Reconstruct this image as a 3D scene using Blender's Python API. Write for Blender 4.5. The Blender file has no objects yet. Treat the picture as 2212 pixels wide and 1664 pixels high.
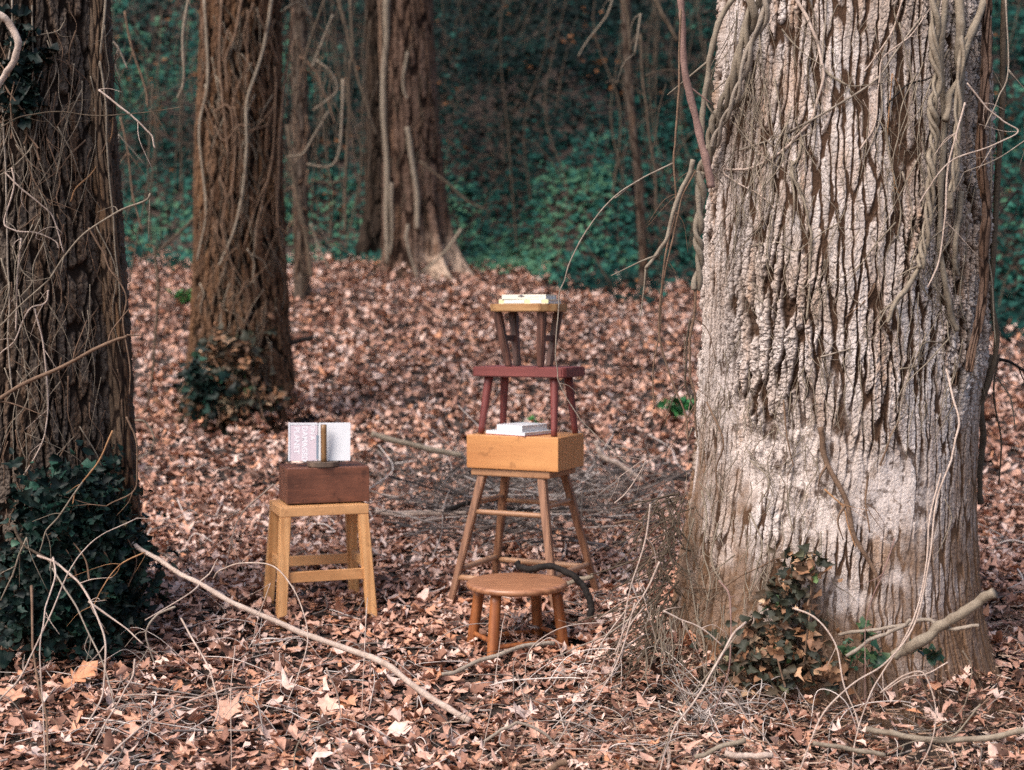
import bpy, bmesh, math, random
import numpy as np
from mathutils import Vector, Matrix
R = math.radians
scene = bpy.context.scene

# ------------------------------------------------------------------ camera, sky, sun, exposure
F = 3072.0                      # focal length in pixels of a 2212-pixel-wide picture (50 mm on 36 mm)
CAMZ = 1.32
PITCH = math.atan(142.0 / F)
cam = bpy.data.cameras.new('camera'); camo = bpy.data.objects.new('camera', cam)
scene.collection.objects.link(camo)
camo.location = (0, 0, CAMZ); camo.rotation_euler = (R(90) - PITCH, 0, 0)
cam.lens = 50.0; cam.sensor_width = 36.0; cam.clip_end = 600; cam.clip_start = 0.1
cam.dof.use_dof = True; cam.dof.focus_distance = 5.25; cam.dof.aperture_fstop = 2.2
scene.camera = camo

SUN_EL, SUN_AZ = R(50), R(-46)      # azimuth: measured at the scene, light comes from behind and left of the camera
world = bpy.data.worlds.new('World'); scene.world = world; world.use_nodes = True
wn = world.node_tree.nodes; wl = world.node_tree.links
sky = wn.new('ShaderNodeTexSky'); sky.sky_type = 'NISHITA'; sky.sun_disc = False
sky.sun_elevation = SUN_EL; sky.sun_rotation = math.pi + SUN_AZ * -1 * -1
sky.dust_density = 4.0; sky.air_density = 1.0; sky.ozone_density = 0.6
wn['Background'].inputs['Strength'].default_value = 0.10
wl.new(sky.outputs[0], wn['Background'].inputs['Color'])
sl = bpy.data.lights.new('sun', 'SUN'); sl.energy = 1.5; sl.angle = R(36); sl.color = (1.0, 0.93, 0.86)
so = bpy.data.objects.new('sun', sl); scene.collection.objects.link(so)
# direction towards the sun
sd = Vector((math.sin(SUN_AZ) * math.cos(SUN_EL), -math.cos(SUN_AZ) * math.cos(SUN_EL), math.sin(SUN_EL)))
so.rotation_euler = sd.to_track_quat('Z', 'Y').to_euler()
sky.sun_rotation = math.atan2(sd.x, sd.y)
scene.view_settings.view_transform = 'Standard'; scene.view_settings.look = 'None'
scene.view_settings.exposure = 1.38; scene.view_settings.gamma = 1.0
scene.render.engine = 'CYCLES'
scene.cycles.use_denoising = False
scene.cycles.max_bounces = 6; scene.cycles.diffuse_bounces = 3; scene.cycles.glossy_bounces = 2
scene.cycles.transmission_bounces = 2; scene.cycles.transparent_max_bounces = 4

# ------------------------------------------------------------------ numeric helpers
rng = np.random.default_rng(7)
random.seed(7)
def hash2(i, j, s=0):
    n = (i.astype(np.int64) * 374761393 + j.astype(np.int64) * 668265263 + s * 974634777) & 0xffffffff
    n = ((n ^ (n >> 13)) * 1274126177) & 0xffffffff
    n = ((n ^ (n >> 16)) * 2246822519) & 0xffffffff
    return ((n ^ (n >> 15)) & 0xffffff) / float(0xffffff)
def vn(x, y, s=0):
    x = np.asarray(x, float); y = np.asarray(y, float)
    i = np.floor(x); j = np.floor(y); fx = x - i; fy = y - j
    fx = fx * fx * (3 - 2 * fx); fy = fy * fy * (3 - 2 * fy)
    a = hash2(i, j, s); b = hash2(i + 1, j, s); c = hash2(i, j + 1, s); d = hash2(i + 1, j + 1, s)
    return (a * (1 - fx) + b * fx) * (1 - fy) + (c * (1 - fx) + d * fx) * fy
def fbm(x, y, o=4, s=0):
    t = 0; a = 0.5; n = 0
    for k in range(o):
        t = t + a * vn(np.asarray(x) * 2 ** k, np.asarray(y) * 2 ** k, s + k * 17); n += a; a *= 0.5
    return t / n
def worley(x, y, s=0, jit=0.95):
    i0 = np.floor(x)
    f1 = np.full(x.shape, 9.0); f2 = np.full(x.shape, 9.0); idr = np.zeros(x.shape)
    for di in (-1, 0, 1):
        i = i0 + di; off = hash2(i, i * 0 + 3, s + 77) * 5
        j0 = np.floor(y - off)
        for dj in (-1, 0, 1):
            j = j0 + dj
            px = i + 0.5 + (hash2(i, j, s) - .5) * jit; py = j + off + 0.5 + (hash2(i, j, s + 5) - .5) * jit
            d = np.sqrt((x - px) ** 2 + (y - py) ** 2)
            c = d < f1
            f2 = np.where(c, f1, np.minimum(f2, d))
            idr = np.where(c, hash2(i, j, s + 9), idr); f1 = np.where(c, d, f1)
    return f1, f2, idr
def ss(a, b, x):
    t = np.clip((np.asarray(x, float) - a) / (b - a), 0, 1); return t * t * (3 - 2 * t)

# pixel of the 2212 x 1664 picture and world depth Y -> point
CP, SP = math.cos(PITCH), math.sin(PITCH)
def P(px, py, D):
    xc = (px - 1106) / F; yc = -(py - 832) / F
    dx, dy, dz = xc, CP + yc * SP, -SP + yc * CP
    t = D / dy
    return Vector((dx * t, D, CAMZ + dz * t))

def yb(x):      # where the ivy slope starts
    return 18.9 - 1.5 * ss(-.7, .7, x) - 2.6 * ss(2.6, 4.6, x) + 1.3 * (vn(np.asarray(x) * .8, 3.3, 4) - .5) + .7 * (vn(np.asarray(x) * 2.7, 5.3, 4) - .5)
def g(x, y):
    x = np.asarray(x, float); y = np.asarray(y, float)
    z = np.where(y < 5, -0.15 + (y - 5) * 0.05, np.where(y < 12, -0.15 + (y - 5) * 0.1, np.where(y < 60, 0.55 + (np.minimum(y, 40) - 12) * 0.22, 0.55 + 28 * .22)))
    z = np.maximum(z, -0.4)
    b = yb(x)
    k = np.clip(y - b, 0, 22)
    z = z + k * 0.42 * ss(0, 2.0, k)
    far = ss(0.5, 3, k)
    z = z + far * (fbm(x * .45, y * .45, 3, 21) - .5) * 1.5
    z = z + (fbm(x * 1.3, y * 1.3, 3, 11) - .5) * 0.09 * (1 - ss(4.2, 8.5, y) * .3)
    return z
def gpix(px, py, up=0.0):           # ground point under a pixel
    lo = 3.0; 
    for k in range(900):
        D = 3.0 + k * 0.03
        p = P(px, py, D)
        if p.z - up <= float(g(p.x, p.y)): return p
    return P(px, py, 20)

# ------------------------------------------------------------------ object helpers
C = scene.collection
def tag(o, label=None, cat=None, group=None, kind=None):
    if label: o['label'] = label
    if cat: o['category'] = cat
    if group: o['group'] = group
    if kind: o['kind'] = kind
    return o
def thing(name, label, cat, loc=(0, 0, 0), rz=0, group=None):
    o = bpy.data.objects.new(name, None); C.objects.link(o); o.location = loc; o.rotation_euler = (0, 0, rz)
    o.empty_display_size = .1
    return tag(o, label, cat, group)
def link(name, me, mat, parent=None, smooth=False):
    o = bpy.data.objects.new(name, me); C.objects.link(o)
    if mat: me.materials.append(mat)
    if smooth: me.polygons.foreach_set('use_smooth', [True] * len(me.polygons))
    if parent is not None: o.parent = parent
    return o
def npmesh(name, V, Fc, mat, parent=None, smooth=False, attrs=None):
    """V (n,3), Fc (m,3|4) int; attrs {name: per-vertex float array}"""
    V = np.asarray(V, np.float32); Fc = np.asarray(Fc, np.int32)
    me = bpy.data.meshes.new(name)
    me.vertices.add(len(V)); me.vertices.foreach_set('co', V.ravel())
    k = Fc.shape[1]
    me.loops.add(Fc.size); me.loops.foreach_set('vertex_index', Fc.ravel())
    me.polygons.add(len(Fc)); me.polygons.foreach_set('loop_start', np.arange(0, Fc.size, k, dtype=np.int32))
    try: me.polygons.foreach_set('loop_total', np.full(len(Fc), k, np.int32))
    except Exception: pass
    me.update(calc_edges=True)
    if smooth: me.polygons.foreach_set('use_smooth', np.ones(len(Fc), bool))
    if attrs:
        for a, v in attrs.items():
            at = me.attributes.new(a, 'FLOAT', 'POINT'); at.data.foreach_set('value', np.asarray(v, np.float32))
    o = bpy.data.objects.new(name, me); C.objects.link(o); me.materials.append(mat)
    if parent is not None: o.parent = parent
    return o

# ------------------------------------------------------------------ materials
def newmat(name):
    m = bpy.data.materials.new(name); m.use_nodes = True
    nt = m.node_tree; b = nt.nodes['Principled BSDF']
    return m, nt, b
def N(nt, typ, **kw):
    n = nt.nodes.new(typ)
    for k, v in kw.items():
        if k.startswith('i_'):
            key = k[2:]
            key = int(key) if key.isdigit() else key
            n.inputs[key].default_value = v
        else: setattr(n, k, v)
    return n
def ramp(nt, stops, src):
    r = nt.nodes.new('ShaderNodeValToRGB'); cr = r.color_ramp
    while len(cr.elements) < len(stops): cr.elements.new(0.5)
    for e, (p, c) in zip(cr.elements, stops):
        e.position = p; e.color = (*c, 1) if len(c) == 3 else c
    nt.links.new(src, r.inputs[0]); return r
def mix(nt, fac, a, b):
    m = nt.nodes.new('ShaderNodeMix'); m.data_type = 'RGBA'
    for s, v in ((0, fac), (6, a), (7, b)):
        if isinstance(v, (int, float)): m.inputs[s].default_value = v
        elif isinstance(v, tuple): m.inputs[s].default_value = (*v, 1)
        else: nt.links.new(v, m.inputs[s])
    return m.outputs[2]
def noise(nt, vec, scale, detail=4, rough=.6, out='Fac'):
    n = nt.nodes.new('ShaderNodeTexNoise'); n.inputs['Scale'].default_value = scale
    n.inputs['Detail'].default_value = detail; n.inputs['Roughness'].default_value = rough
    if vec is not None: nt.links.new(vec, n.inputs['Vector'])
    return n.outputs[out]
def coords(nt, scale=(1, 1, 1), kind='Object'):
    t = nt.nodes.new('ShaderNodeTexCoord'); m = nt.nodes.new('ShaderNodeMapping')
    m.inputs['Scale'].default_value = scale; nt.links.new(t.outputs[kind], m.inputs['Vector'])
    return m.outputs[0]
def mth(nt, op, a, b=0.0, clamp=False):
    m = nt.nodes.new('ShaderNodeMath'); m.operation = op; m.use_clamp = clamp
    for s, v in ((0, a), (1, b)):
        if isinstance(v, (int, float)): m.inputs[s].default_value = v
        else: nt.links.new(v, m.inputs[s])
    return m.outputs[0]
def bump(nt, b, h, dist=.01, strength=.6):
    n = nt.nodes.new('ShaderNodeBump'); n.inputs['Strength'].default_value = strength; n.inputs['Distance'].default_value = dist
    nt.links.new(h, n.inputs['Height']); nt.links.new(n.outputs[0], b.inputs['Normal'])
def attr(nt, name):
    a = nt.nodes.new('ShaderNodeAttribute'); a.attribute_name = name; return a.outputs['Fac']

def wood_mat(name, light, dark, axis='x', rough=.45, grime=.25, scale=1.0):
    m, nt, b = newmat(name)
    sc = {'x': (1.2, 14, 14), 'y': (14, 1.2, 14), 'z': (14, 14, 1.2)}[axis]
    v = coords(nt, tuple(s * scale for s in sc))
    n1 = noise(nt, v, 2.2, 6, .65)
    w = nt.nodes.new('ShaderNodeTexWave'); w.wave_type = 'BANDS'; w.bands_direction = {'x': 'Y', 'y': 'X', 'z': 'X'}[axis]
    w.inputs['Scale'].default_value = .7; w.inputs['Distortion'].default_value = 6; w.inputs['Detail'].default_value = 3
    nt.links.new(v, w.inputs['Vector'])
    f = mth(nt, 'ADD', mth(nt, 'MULTIPLY', n1, .65), mth(nt, 'MULTIPLY', w.outputs['Fac'], .3))
    r = ramp(nt, [(.25, dark), (.5, tuple((a * .6 + c * .4) for a, c in zip(light, dark))), (.75, light)], f)
    v2 = coords(nt, (1, 1, 1))
    n2 = noise(nt, v2, 9, 5, .7)
    gr = ramp(nt, [(.3, (0, 0, 0)), (.65, (1, 1, 1))], n2)
    c = mix(nt, mth(nt, 'MULTIPLY', gr.outputs[0], grime), r.outputs[0], tuple(x * .45 for x in dark))
    st = ramp(nt, [(.62, (0, 0, 0)), (.70, (1, 1, 1))], noise(nt, v2, 22, 3, .6))
    c = mix(nt, mth(nt, 'MULTIPLY', st.outputs[0], .55), c, tuple(x * .55 for x in dark))
    sc_ = ramp(nt, [(.66, (0, 0, 0)), (.72, (1, 1, 1))], noise(nt, coords(nt, tuple(x * 5 for x in sc)), 3, 2, .5))
    c = mix(nt, mth(nt, 'MULTIPLY', sc_.outputs[0], .45), c, tuple(min(1, x * 1.25) for x in light))
    nt.links.new(c, b.inputs['Base Color']); b.inputs['Roughness'].default_value = rough
    bump(nt, b, f, .002, .5)
    return m

def stick_mat(name, c1, c2, rough=.8):
    m, nt, b = newmat(name)
    v = coords(nt)
    r = ramp(nt, [(.3, c2), (.62, c1)], noise(nt, v, 24, 5, .7))
    r2 = mix(nt, mth(nt, 'MULTIPLY', noise(nt, v, 150, 3), .5), r.outputs[0], tuple(a * .5 for a in c2))
    nt.links.new(r2, b.inputs['Base Color']); b.inputs['Roughness'].default_value = rough
    b.inputs['Specular IOR Level'].default_value = .15
    bump(nt, b, noise(nt, v, 130, 4), .004, .8)
    return m
M = {
 'pale': stick_mat('pale_twig', (.55, .44, .38), (.32, .235, .19)),
 'tan': stick_mat('tan_vine', (.30, .25, .195), (.15, .115, .085)),
 'grey': stick_mat('grey_vine', (.34, .285, .235), (.19, .15, .12)),
 'brown': stick_mat('brown_twig', (.22, .14, .095), (.10, .062, .042)),
 'dark': stick_mat('dark_twig', (.026, .021, .019), (.010, .008, .008)),
 'red': stick_mat('reddish_stem', (.30, .19, .165), (.17, .10, .085)),
 'orange': stick_mat('orange_brown_stem', (.42, .235, .12), (.24, .12, .06)),
 'dim': stick_mat('dim_vine', (.13, .098, .070), (.055, .040, .029)),
}

# ------------------------------------------------------------------ tubes
def spline(pts, n=8):
    """Catmull-Rom through pts (k,d)"""
    p = np.asarray(pts, float)
    if len(p) == 2: p = np.vstack([p[0], (p[0] + p[1]) / 2, p[1]])
    e = np.vstack([2 * p[0] - p[1], p, 2 * p[-1] - p[-2]])
    out = []
    for i in range(1, len(e) - 2):
        a, b, c, d = e[i - 1], e[i], e[i + 1], e[i + 2]
        for t in np.linspace(0, 1, n, endpoint=False):
            out.append(.5 * ((2 * b) + (-a + c) * t + (2 * a - 5 * b + 4 * c - d) * t * t + (-a + 3 * b - 3 * c + d) * t ** 3))
    out.append(e[-2]); return np.array(out)
def tube_arr(path, rad, sides=7, cap=True):
    path = np.asarray(path, float); n = len(path)
    rad = np.broadcast_to(np.asarray(rad, float), (n,))
    T = np.gradient(path, axis=0); T /= np.linalg.norm(T, axis=1)[:, None] + 1e-9
    up = np.array([0.13, -.94, .31]); 
    B = np.cross(T, up); B /= np.linalg.norm(B, axis=1)[:, None] + 1e-9
    Nn = np.cross(B, T)
    a = np.linspace(0, 2 * math.pi, sides, endpoint=False)
    V = path[:, None] + rad[:, None, None] * (np.cos(a)[None, :, None] * B[:, None] + np.sin(a)[None, :, None] * Nn[:, None])
    V = V.reshape(-1, 3)
    i = np.arange(n - 1)[:, None] * sides; j = np.arange(sides)[None]; j2 = (j + 1) % sides
    Fc = np.stack([i + j, i + j2, i + sides + j2, i + sides + j], -1).reshape(-1, 4)
    if cap:
        b = len(V); V = np.vstack([V, path[0], path[-1]])
        jj = np.arange(sides); k2 = (jj + 1) % sides
        c0 = np.stack([np.full(sides, b), k2, jj, jj], -1); l = (n - 1) * sides
        c1 = np.stack([np.full(sides, b + 1), l + jj, l + k2, l + k2], -1)
        # quads with a doubled corner would be degenerate: use pairs of sides
        c0 = np.array([[b, jj_ + 2 if jj_ + 2 < sides else 0, jj_ + 1, jj_] for jj_ in range(0, sides - 1, 2)])
        c1 = np.array([[b + 1, l + jj_, l + jj_ + 1, l + (jj_ + 2 if jj_ + 2 < sides else 0)] for jj_ in range(0, sides - 1, 2)])
        if sides % 2 == 0: Fc = np.vstack([Fc, c0, c1])
    return V, Fc
class MB:
    def __init__(s): s.V = []; s.F = []; s.n = 0; s.A = []
    def add(s, V, Fc, a=0.0):
        s.V.append(V); s.F.append(np.asarray(Fc) + s.n); s.n += len(V); s.A.append(np.full(len(V), a))
    def tube(s, pts, r, sides=6, n=6, a=0.0, jitter=0.0, knots=True):
        p = spline(pts, n)
        if jitter:
            p = p + (np.stack([fbm(np.arange(len(p)) * .16, np.full(len(p), random.random() * 99 + k), 2, k) for k in range(3)], 1) - .5) * jitter
        if r.__class__ is tuple and r[0] < .02 and len(p) > 12:
            q = np.random.default_rng(len(s.V) * 31 + int(abs(p[0, 0]) * 1e4) % 9973)
            kk = q.normal(0, min(.0022, r[0] * .55), (len(p) // 5 + 2, 3)); p = p + np.stack([np.interp(np.arange(len(p)) / 5, np.arange(len(kk)), kk[:, c]) for c in range(3)], 1)
        m = len(p)
        if isinstance(r, (tuple, list)): rr = np.linspace(r[0], r[1], m)
        else: rr = np.full(m, float(r))
        if knots: rr = rr * (0.86 + .3 * vn(np.arange(m) * .7, random.random() * 50, 3))
        V, Fc = tube_arr(p, rr, sides); s.add(V, Fc, a)
    def build(s, name, mat, parent=None, smooth=True, attrs=True):
        return npmesh(name, np.vstack(s.V), np.vstack(s.F), mat, parent, smooth, {'rnd': np.concatenate(s.A)} if attrs else None)

# ------------------------------------------------------------------ ground
def ground_mat():
    m, nt, b = newmat('forest_soil')
    v = coords(nt)
    n1 = noise(nt, v, 14, 8, .7)
    r = ramp(nt, [(.35, (.012, .008, .006)), (.55, (.040, .025, .018)), (.75, (.09, .055, .04))], n1)
    nt.links.new(r.outputs[0], b.inputs['Base Color']); b.inputs['Roughness'].default_value = .95
    bump(nt, b, noise(nt, v, 30, 6), .03, 1)
    return m
def build_ground():
    xs = np.unique(np.concatenate([np.linspace(-150, -14, 18), np.linspace(-14, 16, 260), np.linspace(16, 150, 18)]))
    ys = np.unique(np.concatenate([np.linspace(-60, 2, 14), np.linspace(2, 40, 340), np.linspace(40, 160, 22)]))
    X, Y = np.meshgrid(xs, ys)
    Z = g(X, Y)
    V = np.stack([X, Y, Z], -1).reshape(-1, 3)
    nx = len(xs); i = np.arange(len(ys) - 1)[:, None] * nx; j = np.arange(nx - 1)[None]
    Fc = np.stack([i + j, i + j + 1, i + nx + j + 1, i + nx + j], -1).reshape(-1, 4)
    o = npmesh('ground', V, Fc, ground_mat(), None, True)
    tag(o, kind='structure')
build_ground()

# ------------------------------------------------------------------ bark
def bark_mat(name, ridge, ridge2, furrow, patch, warm, vs=1.0):
    m, nt, b = newmat(name)
    v = coords(nt); vl = coords(nt, (1, 1, .25))
    big = noise(nt, v, 2.3, 5, .65); mid = noise(nt, vl, 28, 5, .7); fine = noise(nt, v, 120, 4, .7)
    rc = mix(nt, ramp(nt, [(.38, (0, 0, 0)), (.62, (1, 1, 1))], big).outputs[0], ridge, ridge2)
    rc = mix(nt, ramp(nt, [(.46, (0, 0, 0)), (.74, (1, 1, 1))], mid).outputs[0], rc, tuple(x * .55 for x in ridge2))
    rc = mix(nt, mth(nt, 'MULTIPLY', ramp(nt, [(.5, (0, 0, 0)), (.68, (1, 1, 1))], noise(nt, coords(nt, (1, 1, .16)), 9, 5, .7)).outputs[0], .75), rc, warm)
    c = mix(nt, ramp(nt, [(.3, (0, 0, 0)), (.92, (1, 1, 1))], attr(nt, 'plate')).outputs[0], furrow, rc)
    c = mix(nt, mth(nt, 'MULTIPLY', attr(nt, 'patch'), ramp(nt, [(.44, (.1, .1, .1)), (.52, (1, 1, 1))], noise(nt, v, 14, 8, .75)).outputs[0]), c, patch)
    c = mix(nt, mth(nt, 'MULTIPLY', attr(nt, 'dirt_shade'), .9), c, mix(nt, noise(nt, v, 40, 5, .7), tuple(x * .9 for x in furrow), tuple(x * .75 for x in warm)))
    spk = ramp(nt, [(.34, (.45, .4, .37)), (.5, (1, 1, 1))], fine).outputs[0]
    mm = nt.nodes.new('ShaderNodeMix'); mm.data_type = 'RGBA'; mm.blend_type = 'MULTIPLY'; mm.inputs[0].default_value = .6
    nt.links.new(c, mm.inputs[6]); nt.links.new(spk, mm.inputs[7])
    nt.links.new(mm.outputs[2], b.inputs['Base Color']); b.inputs['Roughness'].default_value = .9
    b.inputs['Specular IOR Level'].default_value = .1
    h = mth(nt, 'ADD', mth(nt, 'MULTIPLY', fine, .5), noise(nt, coords(nt, (1, 1, .4)), 70, 6, .75))
    bump(nt, b, h, .007, .8)
    return m

TREES = {}
def make_tree(key, name, label, prof, D, cellu, cellv, amp, nA, nZ, ztop, mat, flare=(.0, 0), seed=0, patchf=None, dirt_shadef=None, lean_extra=None, roots=()):
    """prof: list of (py, left px, right px) at depth D of the centre"""
    tab = []
    for py, l, r in prof:
        pl, pr = P(l, py, D), P(r, py, D)
        tab.append((pl.z, (pl.x + pr.x) / 2, (pr.x - pl.x) / 2))
    tab.sort(); z0, z1 = tab[0][0], tab[-1][0]
    tz, tx, tr = (np.array(c) for c in zip(*tab))
    slope = (tx[-1] - tx[-2]) / (tz[-1] - tz[-2])
    tz = np.append(tz, ztop); tx = np.append(tx, tx[-1] + slope * (ztop - z1) * .5); tr = np.append(tr, tr[-1] * .6)
    base = float(g(tx[0], D)) - .12
    ze = z1 + .25
    zs = np.concatenate([np.linspace(base, ze, nZ), np.linspace(ze, ztop, 24)[1:]])
    # finer near the camera side
    th = np.linspace(0, 1, nA, endpoint=False)
    nf = int(nA * .72)
    front = np.linspace(-math.pi * 1.0 - .15, .15, nf, endpoint=False)
    back = np.linspace(.15, math.pi - .15, nA - nf, endpoint=False)
    th = np.concatenate([front, back])
    TH, Z = np.meshgrid(th, zs)
    cx = np.interp(Z, tz, tx); rr = np.interp(Z, tz, tr)
    Rm = float(tr.mean())
    U = TH * Rm; Vv = Z
    sc = cellu / .036
    wu = U + .030 * sc * (fbm(U * 3 / sc + 9, Vv * 1.3 / sc, 2, seed) - .5) * 2 + .010 * sc * (fbm(U * 30 / sc, Vv * 16 / sc, 3, seed + 2) - .5) * 2
    wv = Vv + .06 * sc * (vn(U * 12 / sc, Vv * 5 / sc, seed + 3) - .5) * 2
    f1, f2, idr = worley(wu / cellu, wv / cellv, seed)
    e = f2 - f1
    plate = ss(.05, .25, e + .10 * (fbm(U * 90 / sc, Vv * 60 / sc, 2, seed + 91) - .5))
    flake = fbm(U * 55 / sc, Vv * 24 / sc, 3, seed + 70); flake = np.floor(flake * 9) / 9
    g1, g2, id2 = worley(wu / (cellu * .75) + 31, (wv + .006 * fbm(U * 90, Vv * 20, 2, seed)) / (.017 * sc), seed + 40)
    plate2 = ss(.02, .16, g2 - g1)
    patch = patchf(TH, Z, U) if patchf else np.zeros_like(Z)
    dirt_shade = dirt_shadef(TH, Z, U) if dirt_shadef else np.zeros_like(Z)
    ht = amp * (plate * (.7 + .5 * idr)) * (1 - .8 * patch) + amp * .20 * plate2 * (1 - .55 * patch) * plate + amp * .40 * (id2 - .5) * plate * (1 - patch * .7)
    ht += amp * .8 * (flake - .5) * (plate * .7 + .3) * (1 - .7 * patch) + .25 * amp * (vn(U * 160 / sc, Vv * 130 / sc, seed + 8) - .5)
    ht *= (.55 + .45 * ss(.3, 1.1, Z)) * (.45 + 1.15 * ss(.33, .68, fbm(U * 3.1 + 2, Vv * 1.5, 3, 83))) if key == 'B' else 1
    # big undulation + root flare lobes
    ht += Rm * .10 * (fbm(TH * 1.3 + 5, Vv * .8, 2, seed + 5) - .5)
    fl = np.exp(-np.maximum(Z - base, 0) / (.22 if D < 8 else .42))
    for (ang, wdt, add) in roots:
        dA = (TH - ang + math.pi) % (2 * math.pi) - math.pi
        ht += add * fl * np.exp(-(dA / wdt) ** 2)
    rad = rr + ht - amp * .6
    X = cx + rad * np.cos(TH); Y = D + rad * np.sin(TH)
    V = np.stack([X, Y, Z], -1).reshape(-1, 3)
    nx = len(th); i = np.arange(len(zs) - 1)[:, None] * nx; j = np.arange(nx)[None]; j2 = (j + 1) % nx
    Fc = np.stack([i + j, i + j2, i + nx + j2, i + nx + j], -1).reshape(-1, 4)
    root = thing(name, label, 'tree')
    tr_o = npmesh('trunk', V, Fc, mat, root, key != 'B', {'plate': (plate * (.55 + .45 * plate2)).ravel(), 'patch': patch.ravel(), 'dirt_shade': dirt_shade.ravel()})
    TREES[key] = dict(tz=tz, tx=tx, tr=tr, D=D, root=root, base=base)
    # bare limbs high above the picture
    cr = MB(); rs = random.Random(seed)
    topx, topr = float(np.interp(ztop, tz, tx)), float(np.interp(ztop, tz, tr))
    for k in range(9):
        a = rs.uniform(0, 6.28); L = rs.uniform(1.6, 3.6); zz = ztop - rs.uniform(0, 2.2) ; xx = float(np.interp(zz, tz, tx))
        p = [(xx, D, zz)]
        for s in (.35, .7, 1):
            p.append((xx + math.cos(a) * L * s + rs.uniform(-.2, .2), D + math.sin(a) * L * s, zz + L * .8 * s))
        cr.tube(p, (topr * .38, .02), 6, 5)
        for q in range(3):
            b0 = p[1 + q % 3]; a2 = a + rs.uniform(-1.2, 1.2)
            cr.tube([b0, (b0[0] + math.cos(a2) * .8, b0[1] + math.sin(a2) * .8, b0[2] + .6), (b0[0] + math.cos(a2) * 1.5, b0[1] + math.sin(a2) * 1.5, b0[2] + 1.5)], (.03, .006), 5, 4)
    cr.build('crown', M['brown'], root)
    return root
def surf(key, px, py, off=0.01):
    t = TREES[key]; D = t['D'] - .3
    for _ in range(6):
        p = P(px, py, D)
        cx = np.interp(p.z, t['tz'], t['tx']); r = np.interp(p.z, t['tz'], t['tr']) + off
        q = r * r - (p.x - cx) ** 2
        D = t['D'] - (math.sqrt(q) if q > 0 else 0)
    return P(px, py, D)

bark_big = bark_mat('pale_furrowed_bark', (.60, .54, .52), (.43, .345, .295), (.065, .037, .024), (.60, .52, .485), (.32, .185, .105))
bark_left = bark_mat('dark_furrowed_bark', (.125, .098, .08), (.07, .052, .04), (.025, .016, .012), (.20, .12, .08), (.12, .065, .035))
bark_left2 = bark_mat('orange_brown_bark', (.165, .115, .08), (.10, .066, .044), (.024, .015, .011), (.2, .12, .08), (.19, .10, .05))
bark_shade = bark_mat('shade_darkened_bark', (.05, .036, .028), (.03, .02, .015), (.01, .007, .005), (.2, .12, .08), (.05, .03, .018))  # deep shade around the hidden trunk painted into its bark colour
bark_mid = bark_mat('brown_bark', (.15, .088, .054), (.085, .045, .027), (.014, .008, .005), (.3, .2, .13), (.17, .085, .04))
bark_far = bark_mat('grey_brown_bark', (.16, .105, .08), (.09, .055, .04), (.02, .011, .008), (.46, .34, .26), (.15, .08, .045))

def big_patch(TH, Z, U):
    n = fbm(U * 5, Z * 4.5, 4, 61); n2 = fbm(U * 9 + 3, Z * 9, 3, 62)
    low = ss(.16, .45, Z + (n2 - .5) * .3) * (1 - ss(.7, 1.05, Z + (n2 - .5) * .8))
    fr = ss(-2.9, -2.3, TH) * (1 - ss(-1.35, -.95, TH))
    lowL = ss(.35, .6, Z) * (1 - ss(1.0, 1.6, Z)) * (1 - ss(-2.75, -2.35, TH))
    return np.clip(ss(.36, .52, n) * low * fr * 1.1 + lowL * ss(.45, .55, n) * .8, 0, 1)
def big_dirt_shade(TH, Z, U):
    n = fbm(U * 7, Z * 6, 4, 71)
    right = ss(-1.2, -.45, TH) * (.45 + .4 * (1 - ss(.5, 1.2, Z)))  # right flank: brown dirt low down, plus its shade painted in
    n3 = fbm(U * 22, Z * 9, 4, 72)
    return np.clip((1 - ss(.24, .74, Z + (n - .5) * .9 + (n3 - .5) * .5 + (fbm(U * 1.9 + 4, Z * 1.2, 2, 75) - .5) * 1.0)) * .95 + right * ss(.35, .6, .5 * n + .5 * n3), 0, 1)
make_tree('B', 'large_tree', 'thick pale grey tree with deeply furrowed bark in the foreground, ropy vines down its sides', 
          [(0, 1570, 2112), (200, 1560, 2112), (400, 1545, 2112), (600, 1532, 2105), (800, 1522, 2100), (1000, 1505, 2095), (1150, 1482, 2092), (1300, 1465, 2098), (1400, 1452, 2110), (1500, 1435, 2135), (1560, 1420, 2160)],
          5.6, .034, .34, .017, 1300, 1300, 9.5, bark_big, seed=3, patchf=big_patch, dirt_shadef=big_dirt_shade,
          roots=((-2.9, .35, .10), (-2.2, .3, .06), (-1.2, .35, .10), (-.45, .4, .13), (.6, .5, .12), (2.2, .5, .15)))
make_tree('L', 'dark_tree', 'dark brown furrowed tree cut off by the picture edge, dense ivy round its base',
          [(0, -110, 225), (300, -120, 240), (600, -130, 258), (900, -140, 272), (1100, -150, 286), (1250, -165, 292), (1400, -180, 300), (1480, -190, 310)],
          6.1, .040, .26, .020, 760, 640, 9, bark_left, seed=13, roots=((-2.6, .4, .1), (-.5, .4, .08), (-1.4, .3, .06)))
def far_patch(TH, Z, U):
    n = fbm(U * 3, Z * 3, 3, 81)
    return np.clip((1 - ss(2.1, 2.75, Z + .25 * n)) * ss(-1.75, -1.25, TH) * (1 - ss(-.4, 0.0, TH)) * ss(.3, .55, n), 0, 1)
make_tree('M', 'brown_tree', 'brown vine-hung tree left of centre with orange dry ivy at its foot',
          [(0, 440, 600), (300, 428, 608), (600, 420, 614), (750, 414, 622), (850, 406, 634), (900, 400, 642), (935, 396, 648)],
          11.35, .052, .42, .025, 420, 420, 11, bark_mid, seed=23, roots=((-2.7, .4, .08), (-.5, .4, .08)))
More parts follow.
